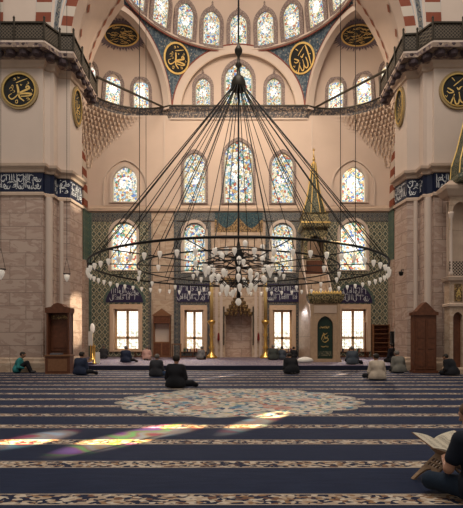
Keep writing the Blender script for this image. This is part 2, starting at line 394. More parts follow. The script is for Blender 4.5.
def empty(name, loc=(0, 0, 0), rz=0.0, mat=None):
    o = bpy.data.objects.new(name, None); sc.collection.objects.link(o)
    if mat: o.matrix_world = mat
    else: o.location = loc; o.rotation_euler = (0, 0, rz)
    return o
def tag(o, label, cat, group=None):
    o['label'] = label; o['category'] = cat
    if group: o['group'] = group
    return o
KIDS = {}
def copy_tree(o, parent=None):
    c = o.copy(); sc.collection.objects.link(c)
    if parent: c.parent = parent
    for ch in [x for x in sc.objects if x.parent == o]: copy_tree(ch, c)
    return c
def XZ(y): return lambda a, b, c: (a, y+c, b)          # plane facing the viewer at depth y
def loc(a, b, c): return (a, c, b)                     # local frame, -y faces the room

def arch(w_, h, kind='point', n=12, x0=0.0, z0=0.0):
    """outline of an arched opening, width w_, full height h, foot at z0"""
    r = w_/2; pts = [(x0-r, z0), (x0+r, z0)]
    if kind == 'rect': return pts+[(x0+r, z0+h), (x0-r, z0+h)]
    if kind == 'round':
        for i in range(n+1): a = PI*i/n; pts.append((x0+r*math.cos(a), z0+h-r+r*math.sin(a)))
        return pts
    rise = r*1.25 if kind == 'point' else r*1.05
    R = (r*r+rise*rise)/(2*r); cx = R-r; top = math.atan2(rise, cx)
    for i in range(n//2+1): a = top*i/(n//2); pts.append((x0-cx+R*math.cos(a), z0+h-rise+R*math.sin(a)))
    for i in range(n//2-1, -1, -1): a = top*i/(n//2); pts.append((x0+cx-R*math.cos(a), z0+h-rise+R*math.sin(a)))
    return pts
def catmull(P, n=8):
    P = [V((p[0], p[1], 0)) for p in P]
    if len(P) < 3: return P
    Q = [P[0]]+P+[P[-1]]; out = []
    for i in range(1, len(Q)-2):
        for k in range(n):
            t = k/n; a, b, c, d = Q[i-1:i+3]
            out.append(.5*((2*b)+(c-a)*t+(2*a-5*b+4*c-d)*t*t+(3*b-a-3*c+d)*t**3))
    return out+[P[-1]]
def stroke(mb, P, w_, T, c=-.01, th=.012):
    P = catmull(P, 5); n = len(P)
    if n < 2: return
    vs = []
    for i, p in enumerate(P):
        t = (P[min(i+1, n-1)]-P[max(i-1, 0)])
        if t.length < 1e-6: t = V((1, 0, 0))
        t.normalize(); q = V((-t.y, t.x, 0)); k = w_*(.55+.45*math.sin(PI*min(1, i/(n-1)+.12)))/2
        for s in (1, -1): vs.append(T(p.x+q.x*k*s, p.y+q.y*k*s, c))
    fs = [(2*i, 2*i+2, 2*i+3, 2*i+1) for i in range(n-1)]
    mb.add(vs, fs)
def script(mb, a0, a1, b0, b1, T, rng, prof=None, w_=None):
    """a line of sulus-like strokes between a0..a1, heights b0..b1"""
    H = b1-b0; w_ = w_ or H*.085; a = a0+H*.15
    while a < a1-H*.15:
        k = prof(a) if prof else 1.0; h = H*k; kk = rng.random()
        if h < H*.25: a += H*.15; continue
        if kk < .38: stroke(mb, [(a, b0+h*.25), (a+.02*h, b0+h*.6), (a-.02*h, b0+h*.95)], w_, T)
        elif kk < .62: stroke(mb, [(a-.2*h, b0+h*.5), (a-.1*h, b0+h*.2), (a+.12*h, b0+h*.15), (a+.25*h, b0+h*.45)], w_*1.1, T)
        elif kk < .8: stroke(mb, [(a, b0+h*.4), (a+.12*h, b0+h*.6), (a+.2*h, b0+h*.4), (a+.05*h, b0+h*.3), (a-.15*h, b0+h*.3)], w_, T)
        else: stroke(mb, [(a-.25*h, b0+h*.7), (a, b0+h*.85), (a+.25*h, b0+h*.72)], w_*.8, T)
        if rng.random() < .5:
            bb = b0+h*rng.uniform(.05, .9); stroke(mb, [(a, bb), (a+.05*h, bb+.03*h), (a+.1*h, bb)], w_, T)
        a += H*rng.uniform(.13, .24)

# ================================================================ THE BUILDING
YB = 34.0                       # qibla wall
def bx(px): return (px-CX)*YB/F
def bz(py): return EYE+(HY-py)*YB/F
HC = 17.2+EYE                   # cornice / springing height
PLAT = .22
# floor and platform
struct(MB().box(-14.5, 14.5, -6, 35, -.3, 0).build('floor', CARPET))
plat = MB().box(-7.5, 8.3, 22.7, 25.2, -.05, PLAT).box(-11.3, 11.3, 25.2, 34.0, -.05, PLAT)
pf = struct(plat.build('trim_1', CARPET_LIT))
MB().box(-7.52, 8.32, 22.66, 22.70, 0, PLAT-.015).build('riser', STEPD, pf)

# ---- qibla wall, cut for its windows
WIN = []   # (px, ytop, ybot, widthpx, kind, material)
UP = [(125, 167, 202, 25, GLASS), (194.5, 153, 203, 22, GLASS), (238.5, 141, 203, 29, GLASS), (282.5, 153, 203, 22, GLASS), (353.5, 167, 202, 24, GLASSB)]
LOW = [(124, 222, 270, 26, GLASSB), (194.5, 223, 272, 22, GLASS), (282.5, 223, 272, 22, GLASS), (353, 221, 270, 27, GLASSB)]
DAYW = [(126.5, 309, 350, 25, 'far left'), (194, 310, 350, 19, ''), (282.5, 310, 350, 19, ''), (354, 309, 350, 25, '')]
def hole(px, yt, yb, wp, kind='point'):
    return arch(wp*YB/F, (yb-yt)*YB/F, kind, 12, bx(px), bz(yb))
holes_up = [hole(*u[:4]) for u in UP]; holes_low = [hole(*u[:4], 'round') for u in LOW]; holes_day = [hole(*u[:4], 'rect') for u in DAYW]
wb = MB()
niche_hole = arch(1.95, 4.1, 'point', 12, bx(238.5), PLAT)
wb.plate([(-11.4, 11.05), (11.4, 11.05), (11.4, HC-.35), (-11.4, HC-.35)], holes_up, XZ(YB), .6)
o = struct(wb.build('wall_back', PLASTER))
wl = MB().plate([(-11.4, 0), (11.4, 0), (11.4, 11.05), (-11.4, 11.05)], holes_low+holes_day+[niche_hole], XZ(YB), .6)
wl.build('marble_facing', MARBLE2, o)
def rect(x0, x1, y0, y1): return [(bx(x0), bz(y1)), (bx(x1), bz(y1)), (bx(x1), bz(y0)), (bx(x0), bz(y0))]
# tile facings (cut round the windows with a margin)
def tileplate(x0, x1, y0, y1, wins, mat, nm='tile_facing', th=.06):
    hs = [hole(px, yt-3, yb+2, wp+5, k) for (px, yt, yb, wp, k) in wins]
    return MB().plate(rect(x0, x1, y0, y1), hs, XZ(YB-th), th-.005).build(nm, mat, o)
tileplate(92, 150, 222, 356.5, [(124, 222+5, 268, 24, 'round'), (125, 309, 350, 27, 'rect')], TILEG)
tileplate(176, 211, 222, 356.5, [(194.5, 223+5, 270, 20, 'round'), (194, 310, 350, 22, 'rect')], TILEB)
tileplate(265.5, 301, 222, 356.5, [(282.5, 223+5, 270, 20, 'round'), (282.5, 310, 350, 22, 'rect')], TILEB)
tileplate(327, 388, 222, 356.5, [(353, 221+5, 268, 25, 'round'), (354, 309, 350, 27, 'rect')], TILEG)
MB().plate(rect(90, 151, 213, 222), [], XZ(YB-.09), .085).build('tile_border', TILEB, o)
MB().plate(rect(175, 302, 213, 221), [], XZ(YB-.09), .085).build('tile_border', TILEB, o)
MB().plate(rect(325, 389, 213, 222), [], XZ(YB-.09), .085).build('tile_border', TILEB, o)
for a, b in ((84, 92), (388, 396), (148.5, 151.5), (174, 176.5), (300.5, 303)):
    MB().plate(rect(a, b, 213, 356.5), [], XZ(YB-.12), .11).build('tile_edge_strip', TILEG2 if a < 95 or a > 380 else TILEB, o)
# window surrounds on the wall
def surround(px, yt, yb, wp, kind, mat, wd=2.2, y=YB-.12, th=.14, nm='window_surround'):
    a = hole(px, yt-wd*1.3, yb+wd*.4, wp+2*wd, kind); b = hole(px, yt, yb, wp, kind)
    return MB().plate(a, [b], XZ(y), th).build(nm, mat, o)
for u in UP: surround(*u[:4], 'point', PLASTER2 if u[0] in (125, 353.5) else FRAMEM, 2.6)
for u in LOW: surround(*u[:4], 'round', PLASTER2, 2.4)
for u in DAYW: surround(u[0], u[1], u[2], u[3], 'rect', JAMB, 3.6, YB-.2, .22, 'marble_jamb'); 
# shallow blind arches around the outer upper windows
for px in (125, 353):
    a = arch(44*YB/F, 47*YB/F, 'point', 20, bx(px), bz(206)); b = arch(41*YB/F, 45.3*YB/F, 'point', 20, bx(px), bz(206))
    MB().plate(a, [b[:2]+b[2:]] if False else [[(q[0], max(q[1], bz(206)+.01)) for q in b]], XZ(YB-.10), .1).build('blind_arch', PLASTER2, o)
for px in (164.5, 312):
    MB().box(bx(px)-.06, bx(px)+.06, YB-.07, YB, 11.2, bz(120)).build('wall_strip', PLASTER2, o)
# ledge above the tiles
led = MB().sweep([(-11.3, 34), (11.3, 34)], [(0, bz(212.5)), (.16, bz(211.5)), (.2, bz(209)), (.1, bz(207.5)), (0, bz(205.5))])
struct(led.build('trim_2', MOULD))

# ---- window objects
def make_window(name, w_, h, kind, mat, lattice_=False, uvw=None):
    root = empty(name); root['kind'] = 'structure'
    out = arch(w_, h, kind, 12)
    MB().plate(out, [], loc, .02, lambda a, b: (a/(w_/2), (b-h/2)/(w_/2))).build('pane', mat, root)
    return root
wn = [0]
def nextwin(): wn[0] += 1; return 'window_%d' % wn[0]
for (px, yt, yb, wp, mt) in UP:
    r = make_window(nextwin(), wp*YB/F, (yb-yt)*YB/F, 'point', mt); r.location = (bx(px), YB+.16, bz(yb))
for (px, yt, yb, wp, mt) in LOW:
    r = make_window(nextwin(), wp*YB/F, (yb-yt)*YB/F, 'round', mt); r.location = (bx(px), YB+.16, bz(yb))
def daywin(px, yt, yb, wp, wide):
    W, H = wp*YB/F, (yb-yt)*YB/F
    r = empty(nextwin(), (bx(px), YB+.45, bz(yb))); r['kind'] = 'structure'
    MB().plate(arch(W, H, 'rect'), [], loc, .02, lambda a, b: (a, b-H/2)).build('pane', DAY, r)
    fr = MB()
    k = .10
    fr.box(-W/2, -W/2+k*1.4, -.12, -.02, 0, H).box(W/2-k*1.4, W/2, -.12, -.02, 0, H).box(-W/2, W/2, -.12, -.02, H-k*1.5, H).box(-W/2, W/2, -.12, -.02, 0, k)
    fr.box(-.09, .09, -.14, -.02, 0, H).box(-W/2, W/2, -.14, -.02, H*.27, H*.27+.16)
    fr.build('window_frame', FRAMEW, r)
    gr = MB()
    for s in (-1, 1):
        for i in range(1, 4):
            x = s*(.09+(W/2-.27)*i/4+.02); gr.tube([(x, -.05, .1), (x, -.05, H-.1)], .012, 5)
    for i in range(1, 12): gr.tube([(-W/2, -.05, H*i/12), (W/2, -.05, H*i/12)], .012, 5)
    gr.build('iron_grille', PLASTER2, r)
for (px, yt, yb, wp, _) in DAYW: daywin(px, yt, yb, wp, False)
# script lunettes above the lower windows
rng = random.Random(3)
for px, x0, x1, y0, y1, dome in ((125, 106, 143.5, 284.5, 302.5, 1), (193.5, 177, 210.5, 284, 302, 0), (282.5, 267, 299.5, 284, 302, 0), (354, 336, 372, 284.5, 303, 1)):
    cx_, W = bx((x0+x1)/2), (x1-x0)*YB/F; H = (y1-y0)*YB/F
    if dome:
        ps = [(cx_-W/2, bz(y1)), (cx_+W/2, bz(y1))]+[(cx_+W/2*math.cos(a), bz(y1)+H*math.sin(a)**1.15) for a in [PI*i/20 for i in range(1, 20)]]
        pf_ = lambda a: max(.1, (1-min(1, abs(a-cx_)/(W/2))**2)**.5)*.95
    else: ps = rect(x0, x1, y0, y1); pf_ = None
    lp = MB().plate(ps, [], XZ(YB-.12), .06).build('lunette_panel', LUNM, o)
    sm = MB()
    script(sm, cx_-W/2+.05, cx_+W/2-.05, bz(y1)+.05, bz(y1)+H*(.5 if dome else .5), XZ(YB-.12), rng, (lambda a: 1.0 if abs(a-cx_) < W*.36 else .2) if dome else None, .035); (script(sm, cx_-W*.38, cx_+W*.38, bz(y1)+H*.4, bz(y1)+H*.92, XZ(YB-.12), rng, pf_, .035) if dome else None)
    if not dome: script(sm, cx_-W/2+.05, cx_+W/2-.05, bz(y1)+H*.5, bz(y1)+H*.95, XZ(YB-.12), rng, None, .035)
    sm.build('inscription', CALWHITE, lp)
    if dome:
        a = [(cx_+(q[0]-cx_)*1.14, bz(y1)+(q[1]-bz(y1))*1.14) for q in ps]; a[0] = (a[0][0], bz(y1)-.04); a[1] = (a[1][0], bz(y1)-.04)
        MB().plate(a, [ps], XZ(YB-.11), .05).build('lunette_border', TILEG2, lp)

# ---- mihrab (projecting marble frame with niche)
mh = struct(empty('mihrab', (0, 0, 0))) if False else empty('mihrab', (bx(238.5), YB, PLAT))
tag(mh, 'tall marble mihrab niche with gilded muqarnas hood between the two gold candlesticks', 'mihrab')
def lm(a, b, c): return (a, c-.55, b)
Wm = 52*YB/F; Hm = bz(234)-PLAT
def mz(py): return bz(py)-PLAT
niche = arch(1.95, 4.05, 'point', 12, 0, 0.01)
MB().plate([(-Wm/2, 0), (Wm/2, 0), (Wm/2, Hm), (-Wm/2, Hm)], [niche, arch(3.0, .01, 'rect')] if False else [niche], lm, .54).build('marble_body', MARBLE2, mh)
nb_ = MB(); n = 16
vs = [(-.98*math.cos(PI*i/n), -.2+.75*math.sin(PI*i/n), z) for z in (0, 4.1) for i in range(n+1)]
nb_.add(vs, [(i, i+1, n+2+i, n+1+i) for i in range(n)]); nb_.build('niche', MARBLE, mh)
hood = MB()
for lv in range(5):
    z0 = 3.05+lv*.26; R = .95-lv*.17
    m_ = 8
    for k in range(m_):
        a0 = PI*(k+.5)/m_; x = -R*math.cos(a0); y = -.58-.04*lv
        hood.lathe([(.02, 0), (.10, .12), (.13, .28), (.1, .3)], 6, (x, y, z0))
hood.build('muqarnas_hood', GOLDMUQ, mh)
pil = MB()
for x in (-1.27, 1.27, -1.62, 1.62): pil.box(x-.09, x+.09, -.66, -.55, 0, 7.6)
pil.box(-1.75, 1.75, -.68, -.55, 7.6, 7.85).build('engaged_columns', PLASTER2, mh)
for s in (-1, 1):
    MB().box(s*1.08-.045, s*1.08+.045, -.66, -.56, .9, 3.75).build('dark_column', BRONZE, mh)
    MB().lathe([(.01, 0), (.09, .1), (.07, .5), (.02, .62)], 8, (s*1.47, -.72, 1.2)).build('wall_lamp', DARKRED, mh)
for i, (y0, y1) in enumerate(((239, 252), (256, 268))):
    MB().plate([(-1.5, mz(y1)), (1.5, mz(y1)), (1.5, mz(y0)), (-1.5, mz(y0))], [[(-1.4, mz(y1)+.1), (1.4, mz(y1)+.1), (1.4, mz(y0)-.1), (-1.4, mz(y0)-.1)]], lambda a, b, c: (a, c-.6, b), .05).build('carved_panel', MOULD, mh)
MB().box(-1.2, 1.2, -.68, -.55, mz(285), mz(279)).build('gilt_inscription', GOLDMUQ, mh)
tag(mh, mh['label'], 'mihrab')
# gilt and teal arcaded panel over the mihrab
for s in (-1, 1):
    A, B = (bx(215) if s < 0 else bx(239.6)), (bx(237.4) if s < 0 else bx(262.5)); cx_ = (A+B)/2; hw = (B-A)/2
    teal = MB().plate([(A, bz(234)), (B, bz(234)), (B, bz(213)), (A, bz(213))], [], XZ(YB-.14), .1).build('teal_panel', TEALP, o)
    ps = [(A, bz(235)), (B, bz(235))]+[(cx_+hw*math.cos(a), bz(229)+(bz(219)-bz(229))*(abs(math.cos(a))**1.6)) for a in [PI*i/20 for i in range(21)]]
    MB().plate(ps, [], XZ(YB-.3), .15).build('gilt_cresting', GOLDMUQ, o)

# ---- tympanum over the cornice (centre)
AX, AY = 5.0, 34.0; DC = V((0, 26.6)); RP = 8.9; RD = 7.55; ZD = 21.75+EYE
ty = MB()
def hz(py, d): return EYE+(HY-py)*d/F
TW = [(203, 78, 107, 15), (238.5, 63, 107, 28), (274, 78, 107, 15)]
YT = 34.35
th_ = [arch(wp*YT/F, (yb-yt)*YT/F, 'point', 12, (px-CX)*YT/F, hz(yb, YT)) for px, yt, yb, wp in TW]
r4 = 4.95
outline = [(-r4, HC-.1), (r4, HC-.1)]+[(r4*math.cos(PI*i/32), HC+r4*math.sin(PI*i/32)) for i in range(33)]
typ = ty.plate(outline, th_, XZ(YT), .4).build('tympanum', PLASTER, o)
for (px, yt, yb, wp), hh in zip(TW, th_):
    a = arch(wp*YT/F+.5, (yb-yt)*YT/F+.45, 'point', 12, (px-CX)*YT/F, hz(yb, YT)-.12)
    a[8+0] = a[8] ; MB().plate(a, [hh], XZ(YT-.08), .1).build('window_surround', FRAMEM, o)
    fx = (px-CX)*YT/F; zt = hz(yb, YT)+(yb-yt)*YT/F+.3
    MB().lathe([(.07, 0), (.1, .1), (.03, .2), (.04, .26), (.005, .4)], 6, (fx, YT-.06, zt)).build('surround_finial', FRAMEM, o)
    r = make_window(nextwin(), wp*YT/F, (yb-yt)*YT/F, 'point', GLASS); r.location = (fx, YT+.15, hz(yb, YT))
def half_ring(r0, r1, y, th, mat, nm, z=HC):
    n = 40
    ps = [(r1*math.cos(PI*i/n), z+r1*math.sin(PI*i/n)) for i in range(n+1)]+[(r0*math.cos(PI*i/n), z+r0*math.sin(PI*i/n)) for i in range(n, -1, -1)]
    return MB().plate(ps, [], XZ(y), th).build(nm, mat, o)
half_ring(4.35, 5.0, 33.95, .42, PLASTER2, 'tympanum_arch'); half_ring(4.93, 5.02, 33.92, .05, TRIMRED, 'red_outline'); half_ring(4.28, 4.36, 33.93, .1, MOULD, 'arch_moulding')

# ---- corner exedrae (quarter domes) with their windows, both sides
Mx, My, RE = 6.95, 30.0, 4.42
def frame_at(c, n, up=(0, 0, 1)):
    """object matrix: -y looks along n (into the room)"""
    y = -V(n).normalized(); x = y.cross(V(up)).normalized(); z = x.cross(y)
    m = Matrix((x, y, z)).transposed().to_4x4(); m.translation = V(c); return m
ceiling = None
def bisect(mb, planes):
    bm = bmesh.new(); me = bpy.data.meshes.new('t'); me.from_pydata(mb.v, [], mb.f); bm.from_mesh(me); bpy.data.meshes.remove(me)
    for co, no in planes:
        bmesh.ops.bisect_plane(bm, geom=bm.verts[:]+bm.edges[:]+bm.faces[:], plane_co=co, plane_no=no, clear_outer=True)
    bm.verts.ensure_lookup_table(); bm.verts.index_update()
    out = MB(); out.add([v.co[:] for v in bm.verts], [tuple(v.index for v in f.verts) for f in bm.faces]); bm.free(); return out
def sphere_part(c, R, e0, e1, a0, a1, ne=20, na=64, sq=1.0):
    mb = MB(); vs = []
    for i in range(ne+1):
        e = e0+(e1-e0)*i/ne
        for k in range(na+1):
            a = a0+(a1-a0)*k/na; vs.append((c[0]+R*math.cos(e)*math.cos(a), c[1]+R*math.cos(e)*math.sin(a), c[2]+R*sq*math.sin(e)))
    return mb.add(vs, [(i*(na+1)+k, i*(na+1)+k+1, (i+1)*(na+1)+k+1, (i+1)*(na+1)+k) for i in range(ne) for k in range(na)])
NL = V((-.9, .436, 0)).normalized()    # outward normal of the left exedra arch
ceil = sphere_part((0, DC.y, ZD), RD, 0, math.radians(85), math.radians(-3), math.radians(183), 24, 72, 1.05)
ceiling = struct(ceil.build('ceiling', PLASTER, None, True))
pend = sphere_part((0, DC.y, HC), RP, 0, math.asin((ZD-HC)/RP), math.radians(-6), math.radians(186), 40, 220)
pls = [(V((0, 34.0, 0)), V((0, 1, 0)))]
for s in (-1, 1): pls.append((V((s*Mx, My, 0)), V((-s*NL.x, NL.y, 0))))
bisect(pend, pls).build('pendentives', PENDM, ceiling, True)
# red line and moulding at the dome base
ring = MB()
def arc_path(R, a0, a1, n): return [(R*math.cos(math.radians(a0+(a1-a0)*i/n)), DC.y+R*math.sin(math.radians(a0+(a1-a0)*i/n))) for i in range(n+1)]
ring.sweep(arc_path(RD, 183, -3, 80), [(-.02, ZD-.05), (.14, ZD), (.14, ZD+.1), (0, ZD+.16)]).build('dome_base_moulding', PLASTER2, ceiling)
MB().sweep(arc_path(RD, 183, -3, 80), [(.0, ZD-.12), (.05, ZD-.12), (.05, ZD-.05), (0, ZD-.05)]).build('red_outline', TRIMRED, ceiling)
def surround_local(root, W, H, kind='point', wd=.28, mat=FRAMEM, fin=True):
    a = arch(W+2*wd, H+wd*1.9, kind, 16, 0, -wd*.7); b = arch(W, H, kind, 16)
    # ogee tip
    k = max(range(len(a)), key=lambda i: a[i][1]); a[k] = (a[k][0], a[k][1]+wd*.7)
    MB().plate(a, [b], lambda p, q, c: (p, c-.12, q), .2).build('window_surround', mat, root)
    if fin: MB().lathe([(.05, 0), (.09, .1), (.02, .2), (.05, .28), (.004, .45)], 6, (0, -.06, a[k][1]-.02)).build('surround_finial', mat, root)
# semi-dome windows
first = None
for k in range(-5, 6):
    a = math.radians(90-k*15.9); dirv = V((math.cos(a), math.sin(a), 0))
    n_ = V((-dirv.x, -dirv.y, -.16)); p = V((0, DC.y, 0))+dirv*(RD-.07); p.z = ZD+.25
    mt = frame_at(p, n_)
    if first is None:
        first = make_window(nextwin(), 1.25, 2.25, 'point', GLASS); surround_local(first, 1.25, 2.25); r = first
    else:
        r = copy_tree(first); r.name = nextwin()
    r.matrix_world = mt
    r['kind'] = 'structure'
for s in (-1, 1):
    c = V((s*Mx, My, HC)); no = V((-s*NL.x if s > 0 else NL.x, NL.y, 0)); no = V((s*abs(NL.x), NL.y, 0))
    con = sphere_part(c, RE, 0, PI/2-.01, 0, 2*PI, 26, 96)
    cm = bisect(con, [(c, -no)]).build('exedra_dome', PLASTER, ceiling, True)
    # exedra arch: flat archivolt in the arch plane
    t = V((-no.y, no.x, 0)); T = lambda a, b, cc, c=c, t=t, no=no: tuple(c+t*a+V((0, 0, b))-no*(.02-cc))
    def hring(r0, r1, sh, th, mat, nm, T=T):
        n = 44; ps = [(r1*math.cos(PI*i/n), r1*math.sin(PI*i/n)) for i in range(n+1)]+[(r0*math.cos(PI*i/n), r0*math.sin(PI*i/n)) for i in range(n, -1, -1)]
        MB().plate(ps, [], lambda a, b, cc: T(a, b, cc+sh), th).build(nm, mat, ceiling)
    hring(4.05, 4.45, 0, .5, PLASTER2, 'exedra_arch'); hring(4.40, 4.47, -.03, .05, TRIMRED, 'red_outline')
    # windows of the exedra
    for ang in ((-59, -30, -2, 27) if s < 0 else (59, 30, 2, -27)):
        d = Matrix.Rotation(math.radians(ang), 3, 'Z') @ no
        W, H = 1.12, 2.05
        p = c+d*(RE-.12); p.z = HC+.28
        r = make_window(nextwin(), W, H, 'point', GLASSB); surround_local(r, W, H, 'point', .24)
        r.matrix_world = frame_at(p, -d+V((0, 0, -.22)))
    # medallion in the crown of the exedra
    def hit(px, py):
        dr = V((px-CX, F, HY-py)).normalized(); oc = V((0, 0, EYE))-c; b = oc.dot(dr); q = b*b-(oc.dot(oc)-RE*RE)
        return V((0, 0, EYE))+dr*(-b+math.sqrt(q))
    p = hit(121 if s < 0 else 359, 33); n_ = (c-p).normalized()
    up = V((0, 0, 1)); m_ = frame_at(p+n_*.1, n_, V((-s*.3, -.9, .6)))
    md = empty('calligraphy_medallion', mat=m_)
    tag(md, 'black and gold calligraphy medallion with rayed border in the %s corner half-dome' % ('left' if s < 0 else 'right'), 'medallion', 'medallions in the corner half-domes')
    circ = lambda R, n=48: [(R*math.cos(2*PI*i/n), R*math.sin(2*PI*i/n)) for i in range(n)]
    star = [((1.85 if i % 4 == 0 else 1.68 if i % 2 == 0 else 1.45)*math.cos(2*PI*i/96), (1.85 if i % 4 == 0 else 1.68 if i % 2 == 0 else 1.45)*math.sin(2*PI*i/96)) for i in range(96)]
    sg_ = lambda a, b, k: (a, k-(a*a+b*b*.42)/(2*RE), b*.65)
    MB().lathe([(0.01, -.0), (1.15, -.15)], 40).build('disc', BLACK, md) if False else MB().plate(circ(1.12), [], lambda a, b, c_: (a, c_-.14, b*.65), .04).build('disc', BLACK, md)
    MB().plate(circ(1.2), [circ(1.08)], lambda a, b, c_: (a, c_-.17, b*.65), .06).build('gold_rim', GOLDP, md)
    MB().plate(star, [circ(1.17, 48)], lambda a, b, c_: sg_(a, b, c_+.03), .03).build('rayed_border', SILVER, md)
    st = MB(); rg = random.Random(5+s)
    for i in range(70):
        a, r0 = rg.uniform(0, 6.28), 1.0*math.sqrt(rg.random()); x, z = r0*math.cos(a), r0*.65*math.sin(a)
        if r0 > .92: continue
        stroke(st, [(x-.14, z), (x, z+rg.uniform(-.1, .1)), (x+.14, z+rg.uniform(-.06, .06))], .03, lambda a, b, c_: (a, c_-.15, b))
    st.build('inscription', GOLDP, md)

# ---- painted cornice following centre and exedrae
path = []
hx = math.atan2(NL.y, -NL.x)
def exarc(s):
    pts = []
    for i in range(33):
        a = math.radians(-90+180*i/32)
        d = Matrix.Rotation(a, 3, 'Z') @ V((-abs(NL.x), NL.y, 0)); pts.append((-Mx+RE*d.x, My+RE*d.y))
    return pts
left = exarc(-1)
if left[0][1] > left[-1][1]: left = left[::-1]
left = [p for p in left if True]
path = left+[(-p[0], p[1]) for p in left[::-1]]
prof = [(-.1, HC-.6), (.08, HC-.56), (.14, HC-.15), (.30, HC+.02), (.36, HC+.12)]
prof2 = [(.36, HC+.14), (.40, HC+.16), (.40, HC+.24), (.02, HC+.27)]
cn = struct(MB().sweep(path, prof).build('trim_3', CORNICEM)); MB().sweep(path, prof2).build('upper_moulding', BRONZE, cn)
MB().sweep(path, [(-.1, HC-.72), (.08, HC-.7), (.1, HC-.58), (0, HC-.58)]).build('lower_moulding', PLASTER2, cn)

# ---- corner muqarnas under the exedrae
for s in (-1, 1):
    mq = MB(); levels = 14; z1 = HC-.5
    for lv in range(levels):
        f = lv/levels; dz = .27; zt = z1-lv*dz; Rr = RE*(1-f)**1.15+.2; ccx, ccy = 11.33-Rr, 34-Rr
        cells = max(2, int(Rr*PI/2/.42)); per = 6; n = cells*per; inner = []
        for i in range(n+1):
            a = PI/2*i/n; rr = Rr
            inner.append((ccx+rr*math.cos(a), ccy+rr*math.sin(a)))
        vs = []
        for k2, z in ((0, zt-dz), (1, zt)):
            for i, p in enumerate(inner):
                if k2 == 0: q = (p[0]+(11.33-p[0])*.25, p[1]+(34-p[1])*.25); vs.append((s*q[0], q[1], z))
                else: vs.append((s*p[0], p[1], z))
            for i, p in enumerate(inner):
                q = (11.34, max(p[1], ccy)) if i <= n//2 else (max(p[0], ccx), 34.0); vs.append((s*q[0], q[1], z))
        k = n+1; fs = []
        for i in range(n): fs += [(i, i+1, 2*k+i+1, 2*k+i), (i, i+1, k+i+1, k+i), (2*k+i, 2*k+i+1, 3*k+i+1, 3*k+i)]
        mq.add(vs, fs)
    mqo = mq.build('corner_muqarnas', PLASTER, o)
    dp = MB()
    for lv in range(levels):
        f = lv/levels; zt = z1-lv*.27; Rr = RE*(1-f)**1.15+.2; cc = (11.33-Rr, 34-Rr); m_ = max(2, int(Rr*PI/2/.3))
        for i in range(m_+1):
            a = PI/2*(i+.5*(lv % 2))/m_
            if a > PI/2 or not .07 < a/(PI/2) < .93: continue
            k2 = min(1, (1-math.cos(2*a*2 if a < PI/4 else 2*(PI-2*a)))*.9+.25)
            dp.lathe([(.02, -.26*k2), (.05*k2, -.18*k2), (.10*k2, -.02), (.02, .02)], 6, (s*(cc[0]+(Rr-.03)*math.cos(a)), cc[1]+(Rr-.03)*math.sin(a), zt-.03))
    dp.build('muqarnas_drops', MUQ, mqo)

# ---- side walls of the apse, with striped arches
for s, nm in ((-1, 'wall_left'), (1, 'wall_right')):
    X = 11.33
    T = lambda a, b, c, s=s: (s*(X+c), a, b)
    ac, ar = 25.1, 8.0; sgp = lambda v, e: math.copysign(abs(v)**e, v)
    op = [(23.6, .3), (ac+ar, .3), (ac+ar, 10.9)]+[(ac+ar*abs(math.cos(a))**.28, 10.9+6.6*math.sin(a)) for a in [PI/2*i/24 for i in range(1, 23)]]+[(23.6, 17.4)]
    wa = struct(MB().plate([(23.3, 0), (34.05, 0), (34.05, HC+.3), (23.3, HC+.3)], [op], T, .5).build(nm, PLASTER))
    n = 24
    for r0, r1, mt, z0 in ((ar, ar+.7, STRIPE2, 10.2),):
        tt = [PI/2*i/n for i in range(n-1)]; z0 = 10.9; ps = [(ac+(ar+.85)*abs(math.cos(q))**.28, z0+7.0*math.sin(q)) for q in tt]+[(ac+ar*abs(math.cos(q))**.28, z0+6.6*math.sin(q)) for q in tt[::-1]]
        MB().plate(ps, [], lambda a, b, c, s=s: (s*(X-.04+c), a, b), .5).build('striped_arch', mt, wa)
    MB().box(s*11.35, s*11.25, 33.0, 34.0, bz(262), bz(212)).build('tile_facing', TILEG2, wa)
    MB().box(s*11.36, s*11.2, 32.9, 34.0, PLAT, bz(262)).build('marble_facing', MARBLE, wa)
    # gallery wall seen through the arch
    MB().box(s*13.2, s*13.4, 23.3, 34.0, 0, HC).build('rear_gallery', MARBLE2, wa)
    MB().sweep([(s*11.2, 34), (s*11.2, 32.8)] if s < 0 else [(11.2, 32.8), (11.2, 34)], [(0, 11.0), (.15, 11.05), (.15, 11.25), (0, 11.3)]).build('ledge', MOULD, wa)

# ---- the two great piers
def mirror(P, s): return P if s < 0 else [(-p[0], p[1]) for p in P][::-1]
PIER = [(-14.2, 21.2), (-9.15, 21.2), (-9.15, 21.38), (-8.95, 21.52), (-8.78, 21.52), (-8.78, 22.0), (-8.22, 22.1), (-8.05, 23.3), (-8.9, 24.2), (-14.2, 24.2)]
def tube_wall(P, z0, z1, mat, nm, parent, out=0.0):
    return MB().sweep(P, [(out, z0), (out, z1)]).build(nm, mat, parent)
def extr(P, z0, z1):
    n = len(P); mb = MB(); tr = tessellate_polygon([[V((*p, 0)) for p in P]])
    vs = [(*p, z0) for p in P]+[(*p, z1) for p in P]
    return mb.add(vs, [tuple(t) for t in tr]+[tuple(i+n for i in t) for t in tr]+[(i, (i+1) % n, n+(i+1) % n, n+i) for i in range(n)])
RAILP = [(-14.2, 20.4), (-8.75, 20.4), (-8.35, 21.15), (-7.72, 21.2), (-7.84, 25.1)]
